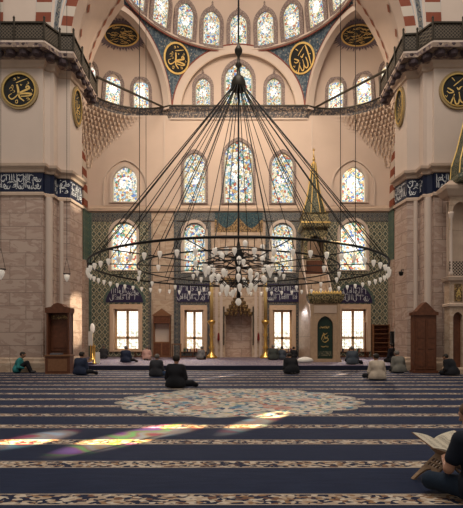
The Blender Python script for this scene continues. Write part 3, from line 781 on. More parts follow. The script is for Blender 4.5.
for s, nm in ((-1, 'wall_left_pier'), (1, 'wall_right_pier')):
    P = mirror(PIER, s)
    zb = EYE+6.93; zt = EYE+7.86; zc = EYE+8.22; ztop = EYE+13.0
    pr = struct(extr(P, 0, zb).build('wall_left' if s < 0 else 'wall_right', MARBLE))
    extr(P, zb, zt).build('script_band', CALBLUE, pr)
    extr(P, zt, ztop+.3).build('plaster_shaft', PLASTER2, pr)
    MB().sweep(P, [(0, zt-.02), (.06, zt), (.10, zt+.12), (.22, zt+.22), (.24, zt+.34), (0, zt+.36)]).build('cornice', MOULD, pr)
    MB().sweep(P, [(0, zb-.2), (.08, zb-.17), (.08, zb-.05), (.02, zb)]).build('band_moulding', MOULD, pr)
    MB().sweep(P, [(.0, 0), (.16, 0), (.16, .42), (.1, .52), (.08, .62), (0, .68)]).build('plinth', MARBLE2, pr)
    MB().sweep(P, [(0, ztop-.3), (.08, ztop-.26), (.08, ztop-.1), (.2, ztop), (.2, ztop+.08), (0, ztop+.1)]).build('capital_moulding', MOULD, pr)
    # script on the band, run along each visible face
    rg = random.Random(11+s); sm = MB()
    for (x0, y0), (x1, y1) in zip(P[:-1], P[1:]):
        d = V((x1-x0, y1-y0)); ln = d.length; d.normalize(); nn = V((d.y, -d.x))
        if ln < .35 or max(y0, y1) > 23.4: continue
        T = lambda a, b, c, x0=x0, y0=y0, d=d, nn=nn: (x0+d.x*a+nn.x*.02, y0+d.y*a+nn.y*.02, b)
        script(sm, .05, ln-.05, zb+.08, zb+.55, T, rg); script(sm, .05, ln-.05, zb+.42, zb+.86, T, rg, None, .035)
    sm.build('inscription', CALWHITE, pr)
    # half columns at the corner
    for (cx_, cy_, r_) in ((-8.98, 21.46, .17), (-8.6, 22.0, .10)):
        MB().lathe([(r_, .65), (r_, zb-.2)], 12, (-s*cx_, cy_, 0)).build('corner_shaft', PLASTER2, pr)
    # corbelled gallery
    R = mirror(RAILP, s); Q = mirror([(-14.2, 21.15), (-9.15, 21.15), (-8.95, 21.5), (-8.22, 22.0), (-8.3, 25.1)], s)
    zf = EYE+13.42; zr = EYE+14.34
    g = struct(MB().build('trim_4' if s < 0 else 'trim_5', MOULD)); bpy.data.objects.remove(g)
    slab = extr(R+(Q[::-1]), zf, zf+.1); g = struct(slab.build('trim_4' if s < 0 else 'trim_5', PLASTER2))
    cb = MB(); kk = len(R)
    for i in range(kk-1):
        a0, a1 = V((*R[i], zf)), V((*R[i+1], zf)); b0, b1 = V((*Q[i], ztop)), V((*Q[i+1], ztop))
        ln = (a1-a0).length; m_ = max(1, round(ln/.62))
        for j in range(m_):
            f0, f1 = j/m_, (j+1)/m_
            A, B = a0.lerp(a1, f0), a0.lerp(a1, f1); C, D = b0.lerp(b1, f0), b0.lerp(b1, f1)
            up = V((0, 0, .0))
            # stepped corbel: two tiers with rounded niche heads
            for t0, t1, dz in ((0.0, .5, 0), (.5, 1.0, 0)):
                p, q, r_, s_ = A.lerp(C, t0), B.lerp(D, t0), A.lerp(C, t1), B.lerp(D, t1)
                hgt = (zf-ztop)*.5
                vs = [V((p.x, p.y, zf-hgt*(t0*2))), V((q.x, q.y, zf-hgt*(t0*2))), V((q.x, q.y, zf-hgt*(t0*2+1))), V((p.x, p.y, zf-hgt*(t0*2+1))), V((r_.x, r_.y, zf-hgt*(t0*2+1))), V((s_.x, s_.y, zf-hgt*(t0*2+1)))]
                cb.add(vs, [(0, 1, 2, 3), (3, 2, 5, 4)])
    cb.build('corbel_table', CORBELM, g)
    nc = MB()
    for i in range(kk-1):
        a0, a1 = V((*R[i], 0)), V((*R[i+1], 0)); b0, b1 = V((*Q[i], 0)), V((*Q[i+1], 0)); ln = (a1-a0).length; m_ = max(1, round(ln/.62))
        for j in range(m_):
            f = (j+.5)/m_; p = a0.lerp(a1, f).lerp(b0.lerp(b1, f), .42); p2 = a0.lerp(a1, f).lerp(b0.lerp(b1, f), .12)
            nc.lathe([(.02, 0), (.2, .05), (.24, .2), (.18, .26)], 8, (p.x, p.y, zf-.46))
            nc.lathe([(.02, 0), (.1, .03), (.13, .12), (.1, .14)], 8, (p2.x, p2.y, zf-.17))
    nc.build('corbel_niches', plain('dark_corbel_niche', (.06, .04, .045), .7, var=.5, scale=8), g)  # niche bodies in one dark tone against the paler corbel
    rl = struct(MB().sweep(R, [(-.06, zf+.12), (-.06, zr-.04)]).build('trim_6' if s < 0 else 'trim_7', RAILM))
    MB().sweep(R, [(-.1, zr-.06), (0, zr-.06), (0, zr+.02), (-.1, zr+.02), (-.1, zr-.06)]).build('handrail', BRONZE, rl)
    MB().sweep(R, [(-.1, zf+.1), (0.02, zf+.1), (0.02, zf+.17), (-.1, zf+.17)]).build('bottom_rail', BRONZE, rl)
    for i in range(kk-1):
        a0, a1 = V((*R[i], 0)), V((*R[i+1], 0)); ln = (a1-a0).length; m_ = max(1, round(ln/1.25))
        for j in range(m_+(1 if i == kk-2 else 0)):
            p = a0.lerp(a1, j/m_)
            MB().lathe([(.05, 0), (.05, .95), (.06, 1.0), (.015, 1.08)], 6, (p.x, p.y, zf+.1)).build('rail_post', BRONZE, rl)
    # great arch above the gallery: voussoirs, tile band, plaster soffit
    Hs = [14.6+i*.25+EYE for i in range(26)]
    sh = lambda z: .07*max(0, z-1.2-EYE-14.0)**2
    def strip(xa, ya, xb, yb, mat, name_, k=1.0, pa=None):
        mb = MB(); vs = []
        for z in Hs: vs += [(s*-1*(xa+sh(z)*k), ya, z-1.2), (s*-1*(xb+sh(z)*k), yb, z-1.2)]
        mb.add(vs, [(2*i, 2*i+1, 2*i+3, 2*i+2) for i in range(len(Hs)-1)])
        return mb.build(name_, mat, pa)
    ar_ = struct(strip(-14.2, 21.6, -9.65, 21.6, PLASTER2, 'trim_8' if s < 0 else 'trim_9', 0))
    strip(-14.2, 21.55, -11.2, 21.55, STRIPE, 'striped_voussoirs', 0, ar_)
    strip(-9.68, 21.55, -8.95, 21.55, STRIPE, 'striped_voussoirs', .25, ar_)
    strip(-8.95, 21.56, -8.88, 21.7, PLASTER2, 'arch_edge', .3, ar_)
    strip(-8.88, 21.7, -8.68, 21.72, CALBLUE if False else TILEB, 'tile_band', .6, ar_)
    strip(-8.68, 21.72, -8.62, 21.78, PLASTER2, 'arch_edge', .8, ar_)
    strip(-8.62, 21.78, -8.12, 21.84, STRIPE, 'striped_voussoirs', 1, ar_); strip(-8.12, 21.84, -8.1, 22.6, PLASTER, 'arch_edge', 1, ar_)
    strip(-8.1, 22.6, -8.95, 26.6, PLASTER, 'arch_soffit', 1, ar_)
    for i in range(12):
        z = EYE+14.3+i*.62*1.0; x = -8.08+sh(z+.0)
        # red points of the voussoirs and diamonds along the far edge
        for (fa, wdt, hh) in ((.02, .5, .22), (.74, .34, .30)):
            def pt(f, dz): 
                xx = -8.1+(-8.95+8.1)*f+sh(z+1.2+dz)+.012; return (s*-1*(xx+.03), 22.6+4.0*f, z+dz)
            mb = MB(); c0 = fa+wdt/8
            mb.add([pt(fa, 0), pt(fa+wdt/8, -hh), pt(fa+wdt/4, 0), pt(fa+wdt/8, hh)], [(0, 1, 2, 3)]).build('painted_diamond', plain('ochre_red', (.26, .085, .05)) if i == 0 and False else TRIMRED if False else DIA, ar_) if (wdt == .34 or i % 2 == 0) else None
    # iron tie bar from the gallery end to the apse wall
    tb = MB().tube([at(97 if s < 0 else 390.5, 77 if s < 0 else 68, 25.0), at(163 if s < 0 else 316, 107, 33.6)], .075, 8)
    t_ = tb.build('tie_bar', BRONZE); tag(t_, 'dark green iron tie bar running from the %s balcony to the apse wall' % ('left' if s < 0 else 'right'), 'bar')
# shell behind the great arch and above

# ================================================================ WALL MEDALLIONS WITH SCRIPT
circ = lambda R, n=48, sy=1.0: [(R*math.cos(2*PI*i/n), R*sy*math.sin(2*PI*i/n)) for i in range(n)]
MUH = [([(190, 185), (205, 240), (210, 290), (225, 340), (275, 380)], 26), ([(210, 290), (170, 335), (130, 358), (100, 340), (95, 315), (128, 292)], 15),
       ([(215, 285), (260, 265), (310, 243), (338, 225), (320, 203), (297, 215), (312, 236)], 24), ([(215, 300), (270, 290), (362, 295), (330, 318), (235, 325)], 22),
       ([(180, 165), (240, 140), (312, 113)], 12), ([(150, 118), (165, 108), (175, 128), (150, 135)], 9), ([(200, 95), (212, 108), (222, 98)], 9), ([(318, 150), (330, 172), (300, 185)], 9),
       ([(362, 240), (378, 252), (372, 270)], 8), ([(300, 350), (325, 345), (340, 362), (310, 370)], 9), ([(172, 376), (195, 370), (197, 402), (175, 402), (172, 378)], 9),
       ([(100, 240), (120, 215), (140, 245), (110, 262)], 7), ([(125, 205), (140, 190), (150, 230)], 7), ([(150, 250), (165, 270), (140, 280)], 7), ([(230, 180), (240, 195), (250, 182)], 9)]
ALL = [([(305, 95), (322, 160), (336, 240), (345, 335)], 18), ([(290, 225), (305, 290), (300, 335), (275, 345), (255, 310), (245, 240)], 16), ([(250, 300), (240, 350), (215, 358), (200, 320), (190, 275)], 15),
       ([(200, 260), (180, 310), (155, 365), (135, 358), (138, 330)], 14), ([(190, 182), (235, 145), (285, 105)], 10), ([(172, 98), (190, 115), (202, 132)], 10), ([(225, 195), (240, 215), (258, 195), (275, 185)], 16),
       ([(345, 205), (362, 212)], 14), ([(130, 200), (160, 215), (190, 240), (150, 250), (125, 230)], 14), ([(105, 270), (120, 290), (130, 270)], 7)]
def roundel(px, py, R, pos, strokes, c0, Rs, label, mat=None, border=True, sy=1.0, ringw=.16):
    r = empty('calligraphy_roundel', pos, mat=mat); tag(r, label, 'roundel')
    MB().plate(circ(R, 48, sy), [], loc, .05).build('disc', BLACK, r)
    MB().plate(circ(R*(1+ringw), 48, sy), [circ(R*.97, 48, sy)], lambda a, b, c: (a, c-.04, b), .09).build('gold_rim', GOLDP if ringw < .12 else GOLDRIM, r)
    if ringw >= .12: MB().plate(circ(R*1.03, 48, sy), [circ(R*.955, 48, sy)], lambda a, b, c: (a, c-.07, b), .05).build('inner_rim', GOLD, r)
    mb = MB(); k = R*.93/Rs
    for P, w_ in strokes: stroke(mb, [((x-c0[0])*k, -(y-c0[1])*k*sy) for x, y in P], w_*k, loc)
    mb.build('inscription', GOLDP, r); return r
d = 21.14
roundel(19, 90, .76, ((19.5-CX)*d/F, d, EYE+(HY-90.5)*d/F), MUH, (220, 255), 180, 'round black calligraphy disc with gold rim high on the left pier front')
roundel(458, 90, .76, ((458-CX)*d/F, d, EYE+(HY-90.5)*d/F), ALL, (235, 225), 150, 'round black calligraphy disc with gold rim high on the right pier front')
def pend_hit(px, py):
    dr = V((px-CX, F, HY-py)).normalized(); oc = V((0, 0, EYE))-V((0, DC.y, HC)); b = oc.dot(dr); q = b*b-(oc.dot(oc)-RP*RP)
    p = V((0, 0, EYE))+dr*(-b+math.sqrt(q)); return p, (V((0, DC.y, HC))-p).normalized()
for px, st, c0, lb in ((176, MUH, (220, 255), 'gold rimmed black calligraphy disc on the blue spandrel left of the centre arch'), (302.5, ALL, (235, 225), 'gold rimmed black calligraphy disc on the blue spandrel right of the centre arch')):
    p, n_ = pend_hit(px, 58.5)
    roundel(px, 0, .93, None, st, c0, 180 if st is MUH else 150, lb, frame_at(p+n_*.12, n_), ringw=.1)
for s in (-1, 1):
    n_ = V((-s*.992, -.12, 0)).normalized(); p = V((s*8.13, 22.7, EYE+(HY-107)*22.7/F))+n_*.05
    r = roundel(0, 0, .40, None, MUH if s < 0 else ALL, (220, 255) if s < 0 else (235, 225), 190, 'tall oval green and gold script medallion on the inner flank of the %s pier' % ('left' if s < 0 else 'right'), frame_at(p, n_), sy=2.1, ringw=.18)

# ================================================================ CHANDELIER
RX, RY, RZ, RR = 0.0, 16.0, 3.99, 5.06
ch = empty('ring_chandelier', (RX, RY, RZ)); tag(ch, 'huge circular iron chandelier with white glass lamps hung on fanned cables in the hall', 'chandelier')
hubz = 10.6-RZ
MB().lathe([(.10, -.25), (.26, -.25), (.28, -.2), (.24, .05), (.20, .15), (.08, .25), (.05, .5), (.12, .6), (.05, .72), (.04, .9), (.13, 1.05), (.14, 1.15), (.05, 1.3), (.02, 1.5)], 14, (0, 0, hubz)).build('hub', BRONZE, ch, True)
MB().tube([(0, 0, hubz+1.4), (0, 0, 16)], .035, 6).build('chain', IRON, ch)
MB().torus((0, 0, 0), RR, .035).box(0, 0, 0, 0, 0, 0).build('outer_ring', IRON, ch)
MB().torus((0, 0, 0), 3.5, .024, 72).build('inner_ring', IRON, ch)
MB().torus((0, 0, .05), 1.6, .02, 48).torus((0, 0, -.5), .95, .02, 40).torus((0, 0, .6), 1.0, .02, 40).build('centre_rings', IRON, ch)
MB().lathe([(.02, -1.05), (.08, -.95), (.05, -.75), (.10, -.5), (.13, -.3), (.08, 0), (.15, .3), (.19, .55), (.08, .75), (.035, 1.0), (.03, hubz)], 14).build('centre_stem', IRON, ch, True)
for k in range(12):
    a = 2*PI*(k+.5)/12; MB().tube([(.1*math.cos(a), .1*math.sin(a), .05), (RR*math.cos(a), RR*math.sin(a), 0)], .018, 5).build('spoke', IRON, ch)
for k in range(24):
    a = 2*PI*(k+.5)/24+.02; x, y = math.cos(a), math.sin(a)
    MB().tube([(.25*x, .25*y, hubz-.22), (RR*x, RR*y, 0)], .0155, 5).build('suspension_cable', IRON, ch)
for k in range(8):
    a = 2*PI*(k+.25)/8; x, y = math.cos(a), math.sin(a)
    MB().tube([(.2*x, .2*y, hubz-.22), (3.5*x, 3.5*y, 0)], .012, 5).build('suspension_cable', IRON, ch)
lampm = MB().lathe([(.02, -.26), (.055, -.27), (.064, -.30), (.05, -.37), (.02, -.43), (.006, -.46)], 10)
lamp0 = lampm.build('glass_lamp', LAMP, ch, True)
spots_ = [(RR*math.cos(2*PI*(k+.3)/66), RR*math.sin(2*PI*(k+.3)/66), 0) for k in range(66)]
spots_ += [(3.5*math.cos(2*PI*(k+.1)/16), 3.5*math.sin(2*PI*(k+.1)/16), 0) for k in range(16)]
spots_ += [(1.6*math.cos(2*PI*k/12), 1.6*math.sin(2*PI*k/12), .1) for k in range(12)]
rod0 = MB().tube([(0, 0, 0), (0, 0, -.27)], .01, 5).build('lamp_rod', IRON, lamp0)
lamp0.location = spots_[0]
for p in spots_[1:]:
    c = lamp0.copy(); sc.collection.objects.link(c); c.parent = ch; c.location = p; r2 = rod0.copy(); sc.collection.objects.link(r2); r2.parent = c
rest = MB(); rg = random.Random(4)
for R_, n, z in ((.9, 9, .75), (1.25, 11, .3), (.95, 10, -.2), (.6, 8, -.55), (1.2, 9, -.05)):
    for k in range(n):
        a = 2*PI*(k+rg.random()*.5)/n; x, y, zz = R_*math.cos(a), R_*math.sin(a), z+rg.uniform(-.12, .12)
        rest.lathe([(.012, .0), (.06, -.03), (.085, -.08), (.075, -.16), (.04, -.26), (.015, -.3)], 8, (x, y, zz))
rest.lathe([(.02, 0), (.08, -.05), (.11, -.14), (.08, -.23), (.02, -.28)], 10, (0, 0, -1.0))
r_ = rest.build('clustered_glass_lamps', LAMP, ch, True); r_['kind'] = 'stuff'
arms = MB()
for k in range(16):
    a = 2*PI*k/16; x, y = math.cos(a), math.sin(a)
    arms.tube([(.1*x, .1*y, .4), (.6*x, .6*y, .2+.3*(k % 2)), (1.2*x, 1.2*y, .25)], .02, 5); arms.tube([(.1*x, .1*y, -.4), (.5*x, .5*y, -.6), (.9*x, .9*y, -.3)], .018, 5)
arms.build('curved_arms', IRON, ch)
# long thin suspension wires on either side
for (px, d_, yb_) in ((139.5, 13.0, 243), (66.8, 20.2, 243), (340.5, 13.2, 243), (355.5, 13.8, 247), (146, 18.5, 268)):
    b = at(px, yb_, d_); zt = 1.5+d_*.75+1
    wv = MB().tube([(0, 0, 0), (0, 0, zt-b.z)], .011, 5).build('hanging_wire', IRON); wv.location = b
    tag(wv, {139.5: 'thin dark wire hanging before the left corner half-dome down to the ring', 66.8: 'thin dark wire hanging in front of the left pier corner', 340.5: 'thin dark wire hanging before the right corner half-dome, the one nearer the centre', 355.5: 'thin dark wire hanging before the right corner half-dome, the outer one', 146: 'thin dark wire hanging behind the ring chandelier near its left side'}[px], 'wire')
for (px, py, d_, lb) in ((0.8, 272, 15, 'small hanging glass oil lamp at the far left edge of the hall'), (66.8, 276, 20.2, 'small hanging glass oil lamp before the left pier corner'),):
    b = at(px, py, d_); r = empty('hanging_lamp', b); tag(r, lb, 'lamp')
    MB().lathe([(.02, -.25), (.10, -.12), (.13, .02), (.09, .06)], 10).build('glass_cup', LAMP, r, True)
    MB().torus((0, 0, .1), .15, .015, 20, 5).tube([(-.15, 0, .1), (0, 0, .8)], .008, 4).tube([(.15, 0, .1), (0, 0, .8)], .008, 4).tube([(0, 0, .8), (0, 0, 1.44 if px > 9 else 10)], .008, 4).build('wire_holder', IRON, r)

# ================================================================ MINBAR
mn = empty('minbar', (5.06, 26.4, PLAT)); tag(mn, 'marble pulpit with dark green gold-lettered door and tall gilded spire', 'minbar')
w2 = .86
opn = arch(.92, 2.5, 'point', 12, 0, .18)
fr = MB().plate([(-w2+.1, .0), (w2-.1, .0), (w2-.1, 3.45), (-w2+.1, 3.45)], [opn], loc, .35)
fr.box(-w2, -w2+.16, -.05, .3, .0, 3.4).box(w2-.16, w2, -.05, .3, 0, 3.4).box(-w2-.06, w2+.06, -.1, .35, 0, .16)
fr.build('portal', PORTAL, mn)
MB().plate([(-w2+.2, 2.85), (w2-.2, 2.85), (w2-.2, 3.3), (-w2+.2, 3.3)], [], lambda a, b, c: (a, c-.03, b), .03).build('portal_panel', MOULD, mn)
MB().sweep([(w2, .4), (w2, -.05), (-w2, -.05), (-w2, .4)][::-1], [(0, 3.4), (.05, 3.45), (.16, 3.65), (.2, 3.85), (.2, 3.95), (0, 3.97)]).build('cornice', GOLDLAT, mn)
cr = MB()
for i in range(11): x = -w2+2*w2*i/10; cr.lathe([(.07, 0), (.09, .08), (.02, .2)], 6, (x, -.1, 3.95))
cr.box(-w2, w2, -.15, .35, 3.93, 3.99); cr.build('cresting', GOLDP, mn)
dr = MB().plate([(p[0]*.97, p[1]) for p in opn], [], lambda a, b, c: (a, c+.14, b), .06).build('door', GREEND, mn)
di = MB(); T = lambda a, b, c: (a, .13+c, b); rg = random.Random(9)
script(di, -.3, .3, 1.95, 2.1, T, rg); script(di, -.22, .22, .85, .95, T, rg)
for P in ([(-.2, 1.3), (-.1, 1.6), (.05, 1.35), (.2, 1.55)], [(-.15, 1.25), (0, 1.15), (.2, 1.3), (.05, 1.45), (-.1, 1.3)], [(-.1, 1.7), (0, 1.6), (.15, 1.7)]): stroke(di, P, .035, T)
di.build('inscription', GOLDP, dr)
MB().box(-.4, .4, .125, .14, .35, .62).build('lower_panel', SPIREM, dr)
for s in (-1, 1):
    T = lambda a, b, c, s=s: (s*(.80-c), a, b)
    MB().plate([(.35, 0), (5.6, 0), (5.6, 6.2), (4.2, 6.2), (.35, 1.6)], [], T, .1).build('stair_flank', MARBLE2, mn)
    MB().plate([(.35, 1.6), (4.2, 6.2), (4.2, 7.0), (.35, 2.5)], [], T, .08).build('pierced_balustrade', WHITE if False else PLASTER2, mn)
stp = MB()
for i in range(14): stp.box(-.7, .7, .4+i*.28, .4+(i+1)*.28, 0, .25+i*.42)
stp.build('steps', MARBLE2, mn)
cy = 4.9; cxm = .14
for sx in (-1, 1):
    for sy in (-1, 1): MB().lathe([(.1, 6.0), (.07, 6.2), (.07, 8.0), (.12, 8.2)], 8, (cxm+sx*.68, cy+sy*.65, 0)).build('canopy_column', MARBLE2, mn)
for sy in (-1, 1):
    hk = arch(1.1, 1.6, 'point', 12, cxm, 6.75)
    MB().plate([(cxm-.8, 6.7), (cxm+.8, 6.7), (cxm+.8, 8.9), (cxm-.8, 8.9)], [hk], lambda a, b, c, sy=sy: (a, cy+sy*.72+c*-sy, b), .06).build('canopy_arch', GOLDLAT, mn)
    MB().plate([(cy-.7, 6.7), (cy+.7, 6.7), (cy+.7, 8.9), (cy-.7, 8.9)], [arch(1.1, 1.6, 'point', 12, cy, 6.75)], lambda a, b, c, sy=sy: (cxm+sy*(.79-c), a, b), .06).build('canopy_arch', GOLDLAT, mn)
q = PI/4; s2 = 1.414
MB().lathe([(.86*s2, 8.8), (.94*s2, 8.9), (.98*s2, 9.1), (.9*s2, 9.25), (.84*s2, 9.75), (.9*s2, 9.85)], 4, (cxm, cy, 0), q).build('canopy_frieze', GOLDLAT, mn)
MB().lathe([(.95*s2, 9.1), (.99*s2, 9.15), (.95*s2, 9.22)], 4, (cxm, cy, 0), q).build('canopy_moulding', GOLD, mn)
MB().lathe([(.82, 9.85), (.74, 10.3), (.52, 11.0), (.36, 11.9), (.22, 12.9), (.13, 13.5)], 8, (cxm, cy, 0), PI/8).build('spire', SPIREM, mn)
rb = MB()
for k in range(8):
    a = PI/8+2*PI*k/8; rb.tube([(cxm+r*math.cos(a), cy+r*math.sin(a), z) for r, z in ((.83, 9.85), (.75, 10.3), (.53, 11.0), (.37, 11.9), (.23, 12.9), (.14, 13.5))], .03, 4)
rb.build('spire_ribs', GOLDP, mn)
MB().lathe([(.13, 0), (.16, .1), (.05, .2), (.11, .34), (.04, .48), (.07, .6), (.02, .7), (.02, .95), (.1, 1.0), (.01, 1.12)], 8, (cxm, cy, 13.4)).build('finial', GOLD, mn)
MB().box(-.75, .9, 5.3, 5.6, 0, 6.2).build('rear_wall', MARBLE2, mn)
MB().box(-.68, .68, 4.55, 4.6, 3.2, 6.7).build('dark_opening_panel', WOOD, mn)  # added dark panel standing in for the shaded opening under the canopy

# ================================================================ SMALL FURNITURE
def candlestick(px, lb):
    r = empty('candlestick', (bx(px)*.945, 32.1, PLAT)); tag(r, lb, 'candlestick', 'giant gold candlesticks beside the mihrab')
    MB().lathe([(.42, 0), (.42, .08), (.3, .2), (.16, .35), (.12, .6), (.2, .75), (.12, .9), (.11, 1.5), (.17, 1.65), (.11, 1.8), (.12, 2.3), (.26, 2.5), (.3, 2.62), (.14, 2.7)], 20).build('stand', BRASS, r, True)
    MB().lathe([(.125, 2.68), (.125, 5.6), (.03, 5.62), (.015, 5.75)], 14).build('candle', plain('candle_wax_gold', (.50, .34, .13), .5), r, True)
candlestick(211.5, 'giant gold candlestick with tall candle on the mihrab left side')
candlestick(265.5, 'giant gold candlestick with tall candle on the mihrab right side')
# bookcase between the left windows
bc = empty('bookcase', (bx(163), 33.7, PLAT)); tag(bc, 'brown wooden bookcase with pointed top and open middle, against wall', 'bookcase')
W = .62
MB().box(-W, W, -.3, .22, 0, 1.15).build('base_cabinet', WOODL, bc)
for s in (-1, 1): MB().plate([(s*W/2-.26, .15), (s*W/2+.26, .15), (s*W/2+.26, 1.05), (s*W/2-.26, 1.05)], [], lambda a, b, c: (a, c-.33, b), .03).build('door', WOOD, bc)
MB().box(-W, -W+.07, -.25, .22, 1.15, 2.5).build('side_panel', WOODL, bc); MB().box(W-.07, W, -.25, .22, 1.15, 2.5).build('side_panel', WOODL, bc)
MB().box(-W, W, .14, .22, 1.15, 2.5).build('back_panel', PLASTER2, bc)
MB().box(-W, W, -.3, .22, 2.5, 3.05).build('top_cabinet', WOOD, bc)
MB().plate([(-W-.06, 3.05), (W+.06, 3.05), (W+.06, 3.13), (0, 3.6), (-W-.06, 3.13)], [], lambda a, b, c: (a, c-.34, b), .5).build('pediment', WOODL, bc)
# tall wooden shelf unit on the right of the last window
sh_ = empty('shelf_unit', (bx(379.5), 33.7, PLAT)); tag(sh_, 'dark wooden shelf unit with many shelves below the green tiles', 'shelf')
W = .6
for s in (-1, 1): MB().box(s*W-.04, s*W+.04, -.2, .22, 0, 2.45).build('side_panel', WOODL, sh_)
MB().box(-W, W, .15, .22, 0, 2.4).build('back_panel', WOOD, sh_)
for i in range(8): MB().box(-W, W, -.18, .16, .06+i*.33, .11+i*.33).build('shelf_board', WOODL if i % 2 else WOOD, sh_)
MB().box(-W-.62, -W-.5, -.1, .1, 0, 2.6).build('upright_post', WOODL, sh_)
# left pier throne-like cupboard with bench box
X0 = (59.5-CX)*20.6/F; lc = empty('preacher_chair', (X0, 20.75, 0)); tag(lc, 'tall carved wooden preacher chair with box seat beside the left pier', 'chair')
W = .52
MB().box(-W, W, .0, .12, 0, 2.75).build('back_panel', WOOD, lc)
MB().box(-W, -W+.08, -.35, .12, 0, 2.75).build('side_panel', WOOD, lc); MB().box(W-.08, W, -.35, .12, 0, 2.75).build('side_panel', WOOD, lc)
MB().plate([(-W-.05, 2.72), (W+.05, 2.72), (W+.05, 2.95), (.3, 3.0), (.18, 3.12), (0, 3.18), (-.18, 3.12), (-.3, 3.0), (-W-.05, 2.95)], [], lambda a, b, c: (a, c-.38, b), .52).build('carved_crest', WOOD, lc)
MB().box(-W+.1, W-.1, -.06, 0, 2.45, 2.62).build('gilt_frieze', GOLDMUQ, lc)
MB().box(-W+.1, W-.1, -.03, 0.01, 1.0, 2.35).box(-W+.2, W-.2, -.06, 0.01, 1.15, 2.2).build('carved_panel', WOOD, lc)
MB().box(-W+.12, W+.18, -.75, -.3, 0, .78).build('seat_box', WOOD, lc)
MB().box(-W+.25, W+.05, -.77, -.74, .12, .66).build('front_panel', WOODL, lc)
MB().box(-W+.08, W+.22, -.79, -.26, .78, .84).build('seat_board', WOODL, lc)
MB().box(-.22, .25, -.68, -.36, .84, .92).build('cushion', plain('grey_cushion', (.12, .11, .12), .9), lc)
# right pier cupboard
X1 = (424.5-CX)*20.6/F; rc = empty('wooden_cupboard', (X1, 20.75, 0)); tag(rc, 'tall brown two-door wooden cupboard with pointed crest beside the right pier', 'cupboard')
W = .5
MB().box(-W, W, -.25, .2, 0, 2.65).build('body', WOOD, rc)
for s in (-1, 1):
    dd = MB().plate([(s*.235-.215, .18), (s*.235+.215, .18), (s*.235+.215, 2.45), (s*.235-.215, 2.45)], [], lambda a, b, c: (a, c-.29, b), .035).build('door', WOODL if False else WOOD, rc)
    for z0, z1 in ((.3, 1.0), (1.1, 1.5), (1.6, 2.35)): MB().box(s*.235-.14, s*.235+.14, -.31, -.28, z0, z1).build('door_panel', WOOD, dd)
MB().plate([(-W-.07, 2.62), (W+.07, 2.62), (W+.07, 2.76), (.42, 2.8), (.12, 3.12), (0, 3.22), (-.12, 3.12), (-.42, 2.8), (-W-.07, 2.76)], [], lambda a, b, c: (a, c-.32, b), .52).build('carved_crest', WOOD, rc)
MB().box(-W-.06, W+.06, -.32, .2, 0, .12).build('plinth', WOOD, rc)
# security camera on the right pier flank
cm_ = empty('security_camera', (7.98, 22.2, EYE+(HY-272)*22.2/F)); tag(cm_, 'small dark security camera fixed on the right pier edge', 'camera')
MB().tube([(.12, 0, .1), (0, 0, .1), (-.02, -.05, 0)], .03, 6).build('bracket', IRON, cm_); MB().lathe([(.03, -.2), (.09, -.17), (.12, -.05), (.12, 0)], 10, (-.03, -.05, 0)).build('housing', IRON, cm_, True)
# low benches and shelves under the windows with books
def low_shelf(px, wpx, lb, y=33.4, hgt=.42):
    r = empty('low_bookshelf', (bx(px)*y/34, y, PLAT)); tag(r, lb, 'shelf'); W = wpx*YB/F/2
    MB().box(-W, W, -.15, .2, hgt-.05, hgt).box(-W, W, -.15, .2, .04, .09).build('board', WOOD, r)
    for s in (-1, 0, 1): MB().box(s*(W-.03)-.03, s*(W-.03)+.03, -.15, .2, 0, hgt-.05).build('upright', WOOD, r)
    return W
low_shelf(142, 14, 'low dark shelf below the wall tiles, right of the leftmost window')
low_shelf(193, 26, 'low dark shelf below the window left of the mihrab')
low_shelf(283, 26, 'low dark shelf below the window right of the mihrab')
low_shelf(353, 30, 'low dark shelf below the window right of the pulpit')
rg = random.Random(8); BOOKC = [plain('book_cover_%s' % n, c, .6) for n, c in (('red', (.2, .04, .03)), ('green', (.04, .10, .06)), ('tan', (.4, .28, .15)), ('navy', (.03, .04, .1)), ('cream', (.5, .45, .36)))]
nmc = ('red', 'green', 'tan', 'navy', 'cream')
for px0, px1, where in ((184, 203, 'left of the mihrab'), (274, 293, 'right of the mihrab'), (343, 363, 'right of the pulpit')):
    x = bx(px0)*33.4/34; i = 0
    while x < bx(px1)*33.4/34:
        ci = rg.randrange(5); t = rg.uniform(.05, .09); h = rg.uniform(.2, .3)
        if rg.random() < .7:
            bk = MB().box(-t/2, t/2, -.1, .1, 0, h).build('book', BOOKC[ci]); bk.location = (x, 33.42, PLAT+.42)
            tag(bk, 'small %s book standing on the low shelf under the window %s' % (nmc[ci], where), 'book', '%s books on the low shelf %s' % (nmc[ci], where))
        x += t+rg.uniform(.02, .16)
# small stands near left pier on platform edge
st_ = empty('notice_stand', (-148*27/F, 27.0, PLAT)); tag(st_, 'white notice board on a pole beside the left pier', 'sign')
MB().box(-.13, .13, -.02, .02, .95, 1.8).build('board', WHITE, st_); MB().lathe([(.2, 0), (.2, .04), (.03, .06), (.03, 1.0)], 10).build('pole', BRASS, st_)
for px, hh, lb in ((92.5, 2.2, 'tall thin gold lamp stand near the tile corner behind the left pier'),):
    g_ = empty('lamp_stand', ((px-CX)*29/F, 29.0, PLAT)); tag(g_, lb, 'lamp stand')
    MB().lathe([(.25, 0), (.25, .06), (.06, .15), (.05, .9), (.09, 1.0), (.04, 1.1), (.04, 1.8)], 10).build('stand', BRASS, g_, True)
    MB().lathe([(.1, 1.75), (.14, 1.9), (.16, 2.1), (.1, 2.3), (.02, 2.35)], 10).build('lamp_shade', LAMP, g_, True)
rl_ = empty('low_barrier', (-144*24.5/F, 24.5, PLAT)); tag(rl_, 'short brass and white barrier post at the left platform end', 'barrier')
